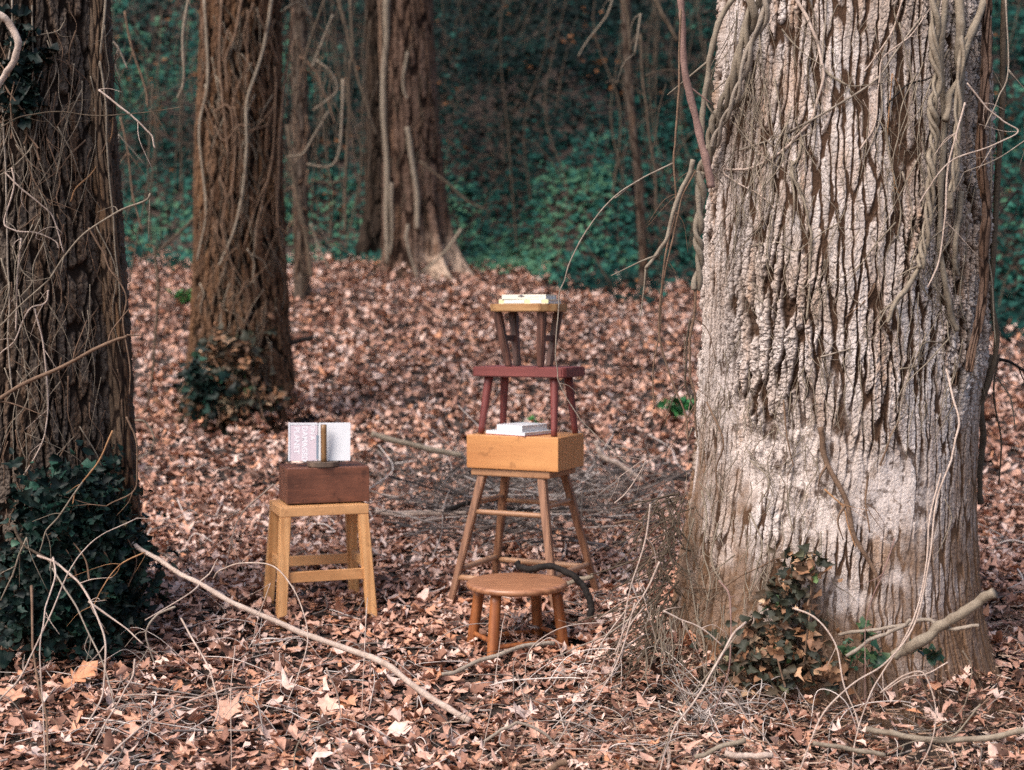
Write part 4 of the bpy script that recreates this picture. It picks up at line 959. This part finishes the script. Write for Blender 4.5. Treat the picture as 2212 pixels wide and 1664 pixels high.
def tangle():
    mb = MB(); rs = random.Random(77)
    for k in range(330):
        t = rs.random()
        if t < .30: px, py = rs.uniform(0, 640), rs.uniform(1330, 1640)
        elif t < .62: px, py = rs.gauss(1400, 110), rs.gauss(1420, 90)
        elif t < .88: px, py = rs.uniform(1100, 2212), rs.uniform(1500, 1655)
        else: px, py = rs.uniform(300, 1300), rs.uniform(1400, 1650)
        if not (0 < px < 2212 and 1180 < py < 1660): continue
        c = gpix(px, py); a = rs.uniform(0, 6.28) if t > .62 or t < .30 else rs.gauss(.7, .5); L = rs.uniform(.12, .6); h = rs.uniform(.01, .22) * rs.random()
        p = []
        for s_ in (0, .3, .6, .85, 1):
            xx = c.x + math.cos(a) * L * s_ + rs.uniform(-.03, .03); yy = c.y + math.sin(a) * L * .6 * s_ + rs.uniform(-.03, .03)
            if yy > 5.0 and xx > .6: yy = 5.0 - rs.random() * .1
            p.append((xx, yy, float(g(xx, yy)) + .02 + h * math.sin(math.pi * min(1, s_ * 1.1)) + rs.uniform(0, .02)))
        r = rs.uniform(.001, .0027); mb.tube(p, (r, r * .4), 4, 6, a=rs.choice((.3, .55, .7, .85, 1)))
    o = mb.build('dry_stem_tangle', M['mixed']); tag(o, 'tangle of fine dry stems lying over the leaves in the foreground', 'dry stems', kind='stuff')
    mb = MB()
    for k in range(46):
        t = rs.random()
        px = rs.uniform(240, 430) if t < .3 else rs.uniform(610, 830) if t < .86 else rs.uniform(1330, 1540)
        D = rs.uniform(9, 16); y0 = rs.uniform(-40, 200); L = rs.uniform(120, 520); dx = rs.gauss(0, 40)
        p = [tuple(P(px + dx * q + rs.uniform(-9, 9), y0 + L * q, D)) for q in (0, .25, .5, .75, 1)]
        p = [(x, y, max(z, float(g(x, y)) + .02)) for x, y, z in p]
        r = rs.uniform(.002, .0055) * D / 12; mb.tube(p, (r, r * .6), 4, 5)
    o = mb.build('hanging_vine_tangle', M['dim']); tag(o, 'fine bare vines hanging in the gaps between the trees', 'vines', kind='stuff')
tangle()

# ------------------------------------------------------------------ ivy at the trunks
def ivy_plant(name, label, key, spots, n, size, mat, seed, off=(.02, .12), cat='ivy', stemn=14, lo=0.0, hi=1.0):
    """spots: (px, py, spread x, spread y, weight)"""
    root = thing(name, label, cat); rs = random.Random(seed); rg = np.random.default_rng(seed)
    pos = []; nb = []
    w = np.array([s[4] for s in spots], float); w /= w.sum()
    for k in range(n):
        s = spots[rg.choice(len(spots), p=w)]
        px = rs.gauss(s[0], s[2]); py = rs.gauss(s[1], s[3])
        o = rs.uniform(*off)
        p = surf(key, px, py, o)
        gz = float(g(p.x, p.y))
        if p.z < gz + .02: 
            p.z = gz + rs.uniform(.02, .12)
        t = TREES[key]; cx = float(np.interp(p.z, t['tz'], t['tx']))
        nn = Vector((p.x - cx, p.y - t['D'], .35)).normalized(); pos.append(p); nb.append(nn)
    pos = np.array(pos); nb = np.array(nb)
    lb = LB(); h = n // 2
    tone = np.clip(rg.beta(1.4, 1.8, n), 0, 1) * (hi - lo) + lo
    lb.add(scatter('ivy', pos[:h], rg.uniform(size * .6, size * 1.4, h), .6, .9, seed, tone[:h], nb[:h]))
    lb.add(scatter('ivy_s', pos[h:], rg.uniform(size * .4, size, n - h), .7, 1.1, seed + 1, tone[h:], nb[h:]))
    lb.build('foliage', mat, root)
    mb = MB()
    for k in range(stemn):
        a = pos[rs.randrange(n)]; b = a + np.array([rs.uniform(-.12, .12), rs.uniform(-.03, .03), -rs.uniform(.1, .3)])
        mb.tube([a, (a + b) / 2 + rg.normal(0, .02, 3), b], (.003, .004), 5, 5)
    mb.build('stem', M['brown'], root)
    return root
ivy_plant('ivy_bush', 'dense dark green ivy heaped round the foot of the dark tree', 'L',
          [(185, 1130, 50, 50, 3), (130, 1200, 60, 60, 3), (225, 1230, 48, 60, 4), (185, 1320, 62, 42, 4), (298, 1185, 16, 14, .5), (80, 1310, 50, 50, 1.3), (200, 1045, 34, 20, .6), (150, 1075, 60, 45, .5), (90, 1120, 40, 50, .4), (250, 1010, 14, 30, .15), (30, 1290, 30, 70, .5)], 3000, .058, IVYN, 5, (.03, .28), stemn=30)
ivy_plant('dry_ivy', 'withered brown and green ivy at the foot of the large tree', 'B',
          [(1735, 1225, 26, 22, 1.1), (1700, 1330, 35, 40, 1.2), (1660, 1400, 50, 40, 2), (1740, 1440, 50, 35, 1.6), (1600, 1440, 45, 30, 1), (1690, 1290, 20, 20, .5)], 560, .052, DRY, 6, (.02, .14))
ivy_plant('ivy_sprig', 'small green ivy sprig on the bark right of the thick broken branch', 'B', [(1985, 1402, 14, 8, 1), (2012, 1412, 9, 9, 1.2)], 18, .055, IVYF, 7, (.10, .16), lo=.2, hi=.6, stemn=1)
ivy_plant('ivy_sprig', 'yellow-green ivy sprig low on the bark left of the thick broken branch', 'B', [(1850, 1385, 24, 18, .8), (1875, 1420, 18, 12, .8)], 26, .055, IVYF, 17, (.08, .14), lo=.4, hi=1, stemn=1)
ivy_plant('dry_ivy', 'orange withered ivy clinging low on the brown tree', 'M', [(500, 800, 38, 45, 2), (470, 870, 45, 30, 2), (540, 880, 40, 25, 1), (490, 745, 24, 12, .7)], 560, .085, DRY, 8, (.02, .14), lo=.05, hi=.95)
ivy_plant('ivy_bush', 'dark ivy on the left foot of the brown tree', 'M', [(425, 830, 16, 30, 2), (450, 850, 20, 30, 1.4)], 240, .10, IVYN, 9, (.03, .2))
ivy_plant('ivy_bush', 'dark leaf cluster high on the left side of the dark tree', 'L', [(40, 130, 26, 70, 2), (60, 190, 20, 30, 1)], 150, .07, IVYN, 10, (.01, .06), lo=0, hi=.5)

def clump(px, py, h, label, seed, mat=None):
    root = thing('green_plant', label, 'plant'); rs = random.Random(seed); rg = np.random.default_rng(seed)
    c = gpix(px, py); n = 60
    pos = np.array([(c.x + rs.gauss(0, h * .45), c.y + rs.gauss(0, h * .3), 0) for _ in range(n)])
    pos[:, 2] = g(pos[:, 0], pos[:, 1]) + rg.uniform(.03, h, n)
    lb = LB(); lb.add(scatter('oval', pos, rg.uniform(.08, .16, n), .6, .5, seed, rg.uniform(.2, 1, n)))
    lb.build('foliage', GREEN, root)
    mb = MB(); mb.tube([(c.x, c.y, c.z - .02), (c.x, c.y, c.z + h * .6)], (.006, .004), 5, 3); mb.build('stem', M['brown'], root)
GREEN = leaf_mat('fresh_leaf', [(0, (.02, .09, .03)), (.6, (.04, .2, .06)), (1, (.10, .32, .10))], rough=.4, spec=.4)
clump(400, 660, .16, 'small bright green plant in the leaves left of the brown tree', 71)
clump(1470, 905, .16, 'low green seedling on the leaves close to the left edge of the large tree', 72)
clump(1150, 925, .035, 'tiny green weed seen between the legs of the red stool', 73)

# a few large lobed leaves that stand out
def big_leaf(kind, px, py, size, mat_rnd, label, seed, tilt=.3):
    p = gpix(px, py, .05)
    p.z = float(g(p.x, p.y)) + .06
    t = scatter(kind, np.array([tuple(p)]), np.array([size]), tilt, .5, seed, np.array([mat_rnd]), np.array([[0, -.55, .8]]))
    o = npmesh('fallen_leaf', t[0], t[1], LEAF, None, False, {'rnd': t[2]}); tag(o, label, 'leaf')
big_leaf('maple', 495, 1540, .17, .70, 'big tan lobed leaf lying in the left foreground', 1)
big_leaf('oak', 165, 1475, .20, .66, 'wide orange-brown oak leaf under the dense ivy', 2)
big_leaf('maple', 712, 1530, .13, .72, 'tan lobed leaf close to the pale fallen branch', 3)
big_leaf('maple', 1465, 1495, .085, .62, 'reddish lobed leaf on the chips left of the dry ivy', 4)
big_leaf('maple', 870, 1585, .13, .82, 'pale pink-tan pointed leaf near the bottom centre', 5)
big_leaf('oak', 35, 1510, .15, .62, 'russet leaf at the left edge below the ivy', 6)

# ------------------------------------------------------------------ furniture
def bm_obj(name, bm, mat, parent, smooth=False):
    me = bpy.data.meshes.new(name); bmesh.ops.recalc_face_normals(bm, faces=bm.faces[:]); bm.to_mesh(me); bm.free()
    return link(name, me, mat, parent, smooth)
def box_bm(sx, sy, sz, c=(0, 0, 0), bev=.004, seg=2):
    bm = bmesh.new(); bmesh.ops.create_cube(bm, size=1)
    for v in bm.verts: v.co = Vector((v.co.x * sx + c[0], v.co.y * sy + c[1], v.co.z * sz + c[2]))
    if bev: bmesh.ops.bevel(bm, geom=bm.edges[:], offset=bev, segments=seg, affect='EDGES', profile=.7)
    return bm
def beam_bm(p0, p1, w0, w1, bev=.003, d0=None, d1=None, yaw=0):
    """rectangular beam whose ends are level, w = width in x, d = in y"""
    d0 = d0 or w0; d1 = d1 or w1
    bm = bmesh.new(); vs = []
    for p, w, d in ((p0, w0, d0), (p1, w1, d1)):
        for sx, sy in ((-1, -1), (1, -1), (1, 1), (-1, 1)):
            o = Vector((sx * w / 2, sy * d / 2, 0)); o.rotate(Matrix.Rotation(yaw, 3, 'Z')); vs.append(bm.verts.new(Vector(p) + o))
    bm.faces.new(vs[3::-1]); bm.faces.new(vs[4:])
    for i in range(4): bm.faces.new((vs[i], vs[(i + 1) % 4], vs[4 + (i + 1) % 4], vs[4 + i]))
    if bev: bmesh.ops.bevel(bm, geom=bm.edges[:], offset=bev, segments=2, affect='EDGES')
    return bm
def rail_bm(p0, p1, h, t, bev=.002):
    """board on edge between two points: height h, thickness t"""
    p0, p1 = Vector(p0), Vector(p1); d = (p1 - p0); L = d.length; d.normalize(); s = d.cross(Vector((0, 0, 1))).normalized(); u = s.cross(d)
    bm = box_bm(L, t, h, bev=bev)
    mtx = Matrix((d, s, u)).transposed().to_4x4(); mtx.translation = (p0 + p1) / 2
    bm.transform(mtx); return bm
def rod_bm(p0, p1, r0, r1, seg=16, bulge=0):
    p0, p1 = np.array(p0, float), np.array(p1, float)
    t = np.linspace(0, 1, 9); path = p0 + (p1 - p0) * t[:, None]
    rr = r0 + (r1 - r0) * t + bulge * np.sin(t * math.pi)
    V, Fc = tube_arr(path, rr, seg); bm = bmesh.new(); vs = [bm.verts.new(v) for v in V]
    for f in Fc:
        try: bm.faces.new([vs[i] for i in dict.fromkeys(f.tolist())])
        except ValueError: pass
    return bm
def poly_slab(pts, z0, z1, bev=.004, taper=1.0):
    bm = bmesh.new(); lo = [bm.verts.new((x * taper, y * taper, z0)) for x, y in pts]; hi = [bm.verts.new((x, y, z1)) for x, y in pts]
    bm.faces.new(lo[::-1]); bm.faces.new(hi); n = len(pts)
    for i in range(n): bm.faces.new((lo[i], lo[(i + 1) % n], hi[(i + 1) % n], hi[i]))
    if bev: bmesh.ops.bevel(bm, geom=bm.edges[:], offset=bev, segments=2, affect='EDGES')
    return bm

W = {
 'pine_x': wood_mat('golden_pine', (.74, .41, .19), (.50, .24, .095), 'x', grime=.4), 'pine_z': wood_mat('golden_pine_leg', (.74, .41, .18), (.50, .24, .09), 'z', grime=.3),
 'box': wood_mat('orange_board', (.60, .29, .11), (.43, .18, .065), 'x', .4, .12), 
 'walnut': wood_mat('red_brown_board', (.28, .105, .06), (.07, .026, .016), 'x', .45, .5),
 'oakx': wood_mat('worn_brown_wood', (.46, .25, .13), (.26, .12, .06), 'x', .5), 'oakz': wood_mat('worn_brown_leg', (.30, .15, .085), (.15, .065, .035), 'z', .5),
 'rung': wood_mat('tan_rung', (.45, .25, .14), (.26, .13, .07), 'x', .5),
 'redx': wood_mat('faded_red_paint', (.23, .060, .052), (.155, .034, .032), 'x', .5, .3), 'redz': wood_mat('faded_red_leg', (.22, .056, .05), (.14, .03, .028), 'z', .5, .3),
 'topx': wood_mat('honey_board', (.54, .33, .16), (.34, .17, .07), 'x', .45), 'topz': wood_mat('dark_turned_leg', (.17, .075, .055), (.05, .025, .02), 'z', .5, .4),
 'round': wood_mat('reddish_seat', (.40, .19, .10), (.22, .09, .045), 'x', .38, .35), 'roundz': wood_mat('orange_leg', (.36, .125, .04), (.20, .06, .02), 'z', .45, .35),
 'cork': wood_mat('weathered_disc', (.22, .15, .11), (.08, .055, .04), 'x', .7), 'post': wood_mat('brass_brown_post', (.27, .145, .06), (.14, .07, .03), 'z', .4),
}
def paper(name, col, rough=.35):
    m, nt, b = newmat(name); r = ramp(nt, [(.3, tuple(x * .93 for x in col)), (.7, col)], noise(nt, coords(nt), 30, 4))
    nt.links.new(r.outputs[0], b.inputs['Base Color']); b.inputs['Roughness'].default_value = rough; return m
PW = paper('white_cover', (.66, .67, .71)); PG = paper('grey_pages', (.58, .57, .57), .8); PP = paper('pink_cover', (.62, .52, .58)); PB = paper('bluegrey_print', (.20, .25, .32))
PY = paper('yellow_cover', (.68, .64, .36)); PC = paper('cream_cover', (.74, .70, .60)); PR = paper('red_edge', (.5, .1, .08)); PK = paper('dark_print', (.10, .09, .11)); PWL = paper('white_lettering', (.78, .76, .81))

def text_mesh(body, size, mat, parent, matrix, name='lettering', ext=.0004):
    cu = bpy.data.curves.new('tmp', 'FONT'); cu.body = body; cu.size = size; cu.extrude = ext; cu.offset = .0011; cu.space_character = 1.0; cu.align_x = 'LEFT'; cu.align_y = 'BOTTOM_BASELINE'
    to = bpy.data.objects.new('tmp', cu); C.objects.link(to); bpy.context.view_layer.update()
    dg = bpy.context.evaluated_depsgraph_get(); me = bpy.data.meshes.new_from_object(to.evaluated_get(dg)); me.name = name
    bpy.data.objects.remove(to); bpy.data.curves.remove(cu)
    me.transform(matrix); me.materials.clear()
    return link(name, me, mat, parent)

# --- square stool on the left
YAW1 = R(19)
st = thing('square_stool', 'golden pine stool with four square legs under the dark red-brown box', 'stool', (-.878, 6.42, float(g(-.862, 6.42))), YAW1)
gz = float(g(-.862, 6.42)); H = .495 - gz
hx, hy = .202, .148
for (sx, sy) in ((-1, -1), (1, -1), (-1, 1), (1, 1)):
    bm_obj('leg', beam_bm((sx * (hx + .004), sy * (hy + .032), -.04), (sx * (hx - .028), sy * (hy - .024), H - .046), .044, .048), W['pine_z'], st)
for sy in (-1, 1):
    bm_obj('apron', box_bm(2 * hx - .006, .022, .042, (0, sy * (hy - .012), H - .024)), W['pine_x'], st)
    bm_obj('stretcher', rail_bm((-(hx - .03), sy * (hy + .006), H * .37 + (0 if sy < 0 else .02)), (hx - .03, sy * (hy + .006), H * .37 + (0 if sy < 0 else .02)), .046, .02), W['pine_x'], st)
for sx in (-1, 1):
    bm_obj('apron', box_bm(.022, 2 * hy - .05, .042, (sx * (hx - .014), 0, H - .025)), W['pine_x'], st)
    bm_obj('stretcher', rail_bm((sx * (hx - .018), -hy, H * .37 + .045), (sx * (hx - .018), hy, H * .37 + .045), .04, .02), W['pine_x'], st)
bm_obj('seat', box_bm(2 * hx - .05, 2 * hy - .05, .016, (0, 0, H - .010)), W['pine_x'], st)

# --- dark box
bx = thing('wooden_box', 'dark red-brown wooden box resting on the golden square stool', 'box', (-.858, 6.45, .4995), R(18))
def crate(root, sx, sy, sz, t, mat):
    bm_obj('front_board', box_bm(sx, t, sz, (0, -sy / 2 + t / 2, sz / 2)), mat, root)
    bm_obj('back_board', box_bm(sx, t, sz, (0, sy / 2 - t / 2, sz / 2)), mat, root)
    bm_obj('side_board', box_bm(t, sy - 2 * t - .001, sz - .002, (-sx / 2 + t / 2, 0, sz / 2)), mat, root)
    bm_obj('side_board', box_bm(t, sy - 2 * t - .001, sz - .002, (sx / 2 - t / 2, 0, sz / 2)), mat, root)
    bm_obj('top_board', box_bm(sx - 2 * t - .002, sy - 2 * t - .002, t, (0, 0, sz - t / 2 - .001)), mat, root)
crate(bx, .372, .24, .158, .018, W['walnut'])

# --- book stand: disc, post; the open cover behind the post
zt = .6585
bs = thing('book_stand', 'small book stand with a round disc foot and an upright wooden post', 'book stand', (-.85, 6.385, zt))
bm = bmesh.new(); bmesh.ops.create_cone(bm, segments=48, radius1=.071, radius2=.071, depth=.022, cap_ends=True)
bmesh.ops.translate(bm, verts=bm.verts[:], vec=(0, 0, .0115)); bmesh.ops.bevel(bm, geom=[e for e in bm.edges if e.calc_face_angle(0) > .6], offset=.003, segments=2, affect='EDGES')
bm_obj('disc_base', bm, W['cork'], bs)
bm_obj('post', rod_bm((.006, -.028, .022), (.006, -.028, .19), .0135, .0135, 20), W['post'], bs, True)
bk = thing('open_book', 'white and pink paperback opened flat and standing upright behind the post', 'book', (-.868, 6.385, zt + .0245), R(-3))
bk.rotation_euler = (R(-7), 0, R(2))
bw, bh = .278, .172
# the book's two covers, slightly opened like a tent towards the back, and the pages between
bm_obj('front_cover', box_bm(bw * .455, .003, bh, (-bw * .245 - .0035, 0, bh / 2), .0012), PP, bk)
bm_obj('spine', box_bm(bw * .055, .0036, bh - .001, (bw * .012, 0, bh / 2), .001), PW, bk)
bm_obj('back_cover', box_bm(bw * .46, .003, bh, (bw * .27, 0, bh / 2), .0012), PW, bk)
bm_obj('pages', box_bm(bw * .94, .012, bh - .008, (0, .0085, bh / 2), .002), PG, bk)
bm_obj('cover_edge', box_bm(.009, .010, bh + .003, (-bw / 2 + .0035, .001, bh / 2), .002), PW, bk)
bm_obj('cover_border', box_bm(bw * .44, .0012, .009, (-bw * .25, -.0023, bh - .006), .0003), PW, bk)
bm_obj('cover_picture', box_bm(.010, .0012, bh * .62, (-bw * .032, -.0026, bh * .36), .0003), PB, bk)
def col_text(body, x, z, size):
    # reads from top to bottom, letter tops to the right
    mt = Matrix.Translation((x, -.0021, z)) @ Matrix.Rotation(R(90), 4, 'X') @ Matrix.Rotation(R(-90), 4, 'Z')
    text_mesh(body, size, PWL, bk, mt)
col_text('PLANET', -bw * .405, bh - .020, .034)
col_text('DAMAGED', -bw * .275, bh - .016, .033)
col_text('ON A', -bw * .14, bh - .010, .027)

# --- tall stool
YAW2 = R(-26)
zg = float(g(.045, 6.67))
ts = thing('tall_stool', 'tall worn brown stool with splayed legs and round rungs under the orange box', 'stool', (.055, 6.66, zg), YAW2)
Hs = .628 - zg
feet = {}
tops = {}
for sx in (-1, 1):
    for sy in (-1, 1):
        f = Vector((sx * .276, sy * .238, -.05 if sy < 0 else -.0)); t = Vector((sx * .153, sy * .125, Hs - .034)); feet[sx, sy] = f; tops[sx, sy] = t
        bm_obj('leg', beam_bm(f, t, .030, .037, .004), W['oakz'], ts)
bm_obj('seat', box_bm(.405, .30, .034, (0, 0, Hs - .0172), .010, 4), W['oakx'], ts)
def legpt(s, z):
    f, t = feet[s], tops[s]; k = (z - f.z) / (t.z - f.z); return f + (t - f) * k
for z1, z2, r in ((.42, .46, .011), (.115, .15, .013)):
    for a, b, z in (((-1, -1), (1, -1), z1), ((-1, 1), (1, 1), z1 + .02), ((-1, -1), (-1, 1), z2), ((1, -1), (1, 1), z2)):
        bm_obj('rung', rod_bm(legpt(a, z), legpt(b, z), r, r, 12, .002), W['rung'], ts, True)

# --- orange box
bx2 = thing('wooden_box', 'orange pine box resting on the tall stool beneath the red stool', 'box', (.064, 6.645, .6295), R(-25.5))
crate(bx2, .465, .305, .155, .016, W['box'])
zb = .6295 + .1555

def book(name, label, sx, sy, sz, loc, yaw, cover, pages, spine=None, open_side='front', edge=None):
    root = thing(name, label, 'book', loc, yaw)
    bm_obj('bottom_cover', box_bm(sx, sy, .0022, (0, 0, .0011), .0005), edge or cover, root)
    bm_obj('top_cover', box_bm(sx, sy, .0022, (0, 0, sz - .0011), .0005), cover, root)
    bm_obj('pages', box_bm(sx - .008, sy - .006, sz - .0048, (0, .002, sz / 2), .001), pages, root)
    bm_obj('spine', box_bm(sx - .0004, .0024, sz - .0046, (0, -sy / 2 + .0013, sz / 2), .0008), spine or cover, root)
    return root
b1 = book('book', 'wide flat white book lying directly on the orange box', .235, .21, .0175, (.036, 6.626, zb + .0005), R(-40), PW, PG, edge=PR)
b2 = book('book', 'thicker white book lying on top of the wide flat one', .153, .187, .030, (.048, 6.605, zb + .0187), R(-40), PW, PG)

# --- red stool
rs_ = thing('red_stool', 'low stool painted faded red standing on the orange box', 'stool', (.08, 6.66, zb), R(-25.5))
z0 = 1.053 - zb
for (bx0, by0, tx0, ty0) in ((-.198, -.108, -.172, -.075), (.178, -.112, .165, -.078), (-.190, .108, -.165, .08), (.19, .108, .165, .08)):
    bm_obj('leg', rod_bm((bx0, by0, .0005), (tx0, ty0, z0 + .002), .0145, .021, 18), W['redz'], rs_, True)
bm_obj('seat', poly_slab([(-.225, -.13), (.225, -.13), (.237, -.115), (.237, .115), (.225, .13), (-.225, .13), (-.237, .115), (-.237, -.115)], z0, z0 + .046, .005), W['redx'], rs_)
zr = zb + z0 + .046
# --- upper stool
us = thing('small_stool', 'small stool with honey-coloured seat and inward-slanting dark legs on top of the red stool', 'stool', (.078, 6.66, zr), R(-25.5))
z1 = 1.355 - zr
for (bx0, by0, tx0, ty0) in ((-.082, -.045, -.125, -.082), (.082, -.045, .105, -.082), (-.082, .05, -.12, .085), (.082, .05, .115, .085)):
    bm_obj('leg', beam_bm((bx0, by0, .0008), (tx0, ty0, z1 + .001), .030, .040, .005), W['topz'], us)
bm_obj('stretcher', rail_bm((-.105, -.060, z1 * .52), (-.105, .066, z1 * .52), .028, .016), W['topz'], us)
bm_obj('stretcher', rail_bm((.098, -.060, z1 * .52), (.098, .066, z1 * .52), .028, .016), W['topz'], us)
bm_obj('seat', poly_slab([(-.115, -.13), (.115, -.13), (.175, -.06), (.175, .06), (.115, .13), (-.115, .13), (-.175, .06), (-.175, -.06)], z1, z1 + .036, .004, .97), W['topx'], us)
zu = zr + z1 + .0365
b3 = book('book', 'yellow and white book lying on the highest stool', .245, .175, .020, (.085, 6.635, zu), R(-22), PC, PW, spine=PY)
bm_obj('spine_patch', box_bm(.10, .0012, .013, (-.045, -.0886, .010), .0002), PW, b3)
bm_obj('spine_patch', box_bm(.055, .0012, .014, (.062, -.0886, .010), .0002), PW, b3)
b4 = book('book', 'cream paperback with a small dark emblem, topmost of all the books', .215, .165, .022, (.082, 6.63, zu + .0205), R(-20), PC, PW)
em = bm_obj('emblem', poly_slab([(-.016, 0), (-.012, .004), (-.004, .005), (0, .009), (.006, .005), (.014, .004), (.016, 0), (.006, -.001), (0, -.004), (-.006, -.001)], 0, .0012, 0), PK, b4)
em.rotation_euler = (R(90), 0, 0); em.location = (-.012, -.0828, .013)
bm_obj('title_line', box_bm(.07, .001, .0035, (.055, -.0829, .012), 0), PG, b4)

# --- round stool
rsx, rsy = .02, 5.93
zg3 = float(g(rsx, rsy)) - .005
rn = thing('round_stool', 'low round reddish-brown stool with four stout legs standing in front of the stack', 'stool', (rsx, rsy, zg3))
Hr = .222 - zg3
bm = bmesh.new(); prof = [(0, 0), (.196, 0), (.208, .004), (.213, .012), (.212, .021), (.205, .028), (.19, .0295), (0, .0285)]
vs = [bm.verts.new((r, 0, z)) for r, z in prof]
es = [bm.edges.new((vs[i], vs[i + 1])) for i in range(len(vs) - 1)]
bmesh.ops.spin(bm, geom=vs + es, cent=(0, 0, 0), axis=(0, 0, 1), angle=2 * math.pi, steps=64, use_duplicate=False)
bmesh.ops.remove_doubles(bm, verts=bm.verts[:], dist=.0002); bmesh.ops.translate(bm, verts=bm.verts[:], vec=(0, 0, Hr - .0295))
so_ = bm_obj('seat', bm, W['round'], rn, True); so_.rotation_euler = (0, 0, 0)
lp = {'a': ((-.2, .03), (-.155, .02)), 'b': ((-.105, -.18), (-.085, -.135)), 'c': ((.205, -.03), (.165, -.02)), 'd': ((.095, .16), (.08, .125))}
for k_, (f, t) in lp.items():
    bm_obj('leg', rod_bm((f[0], f[1], -.04), (t[0], t[1], Hr - .0285), .0215, .023, 18, .001), W['roundz'], rn, True)
def lpt(k_, z):
    f, t = lp[k_]; s = (z + .04) / (Hr + .0115); return (f[0] + (t[0] - f[0]) * s, f[1] + (t[1] - f[1]) * s, z)
for a, b, z in (('a', 'b', .075), ('b', 'c', .055), ('c', 'd', .075), ('d', 'a', .055)):
    bm_obj('stretcher', rod_bm(lpt(a, z), lpt(b, z), .0095, .0095, 12, .001), W['roundz'], rn, True)
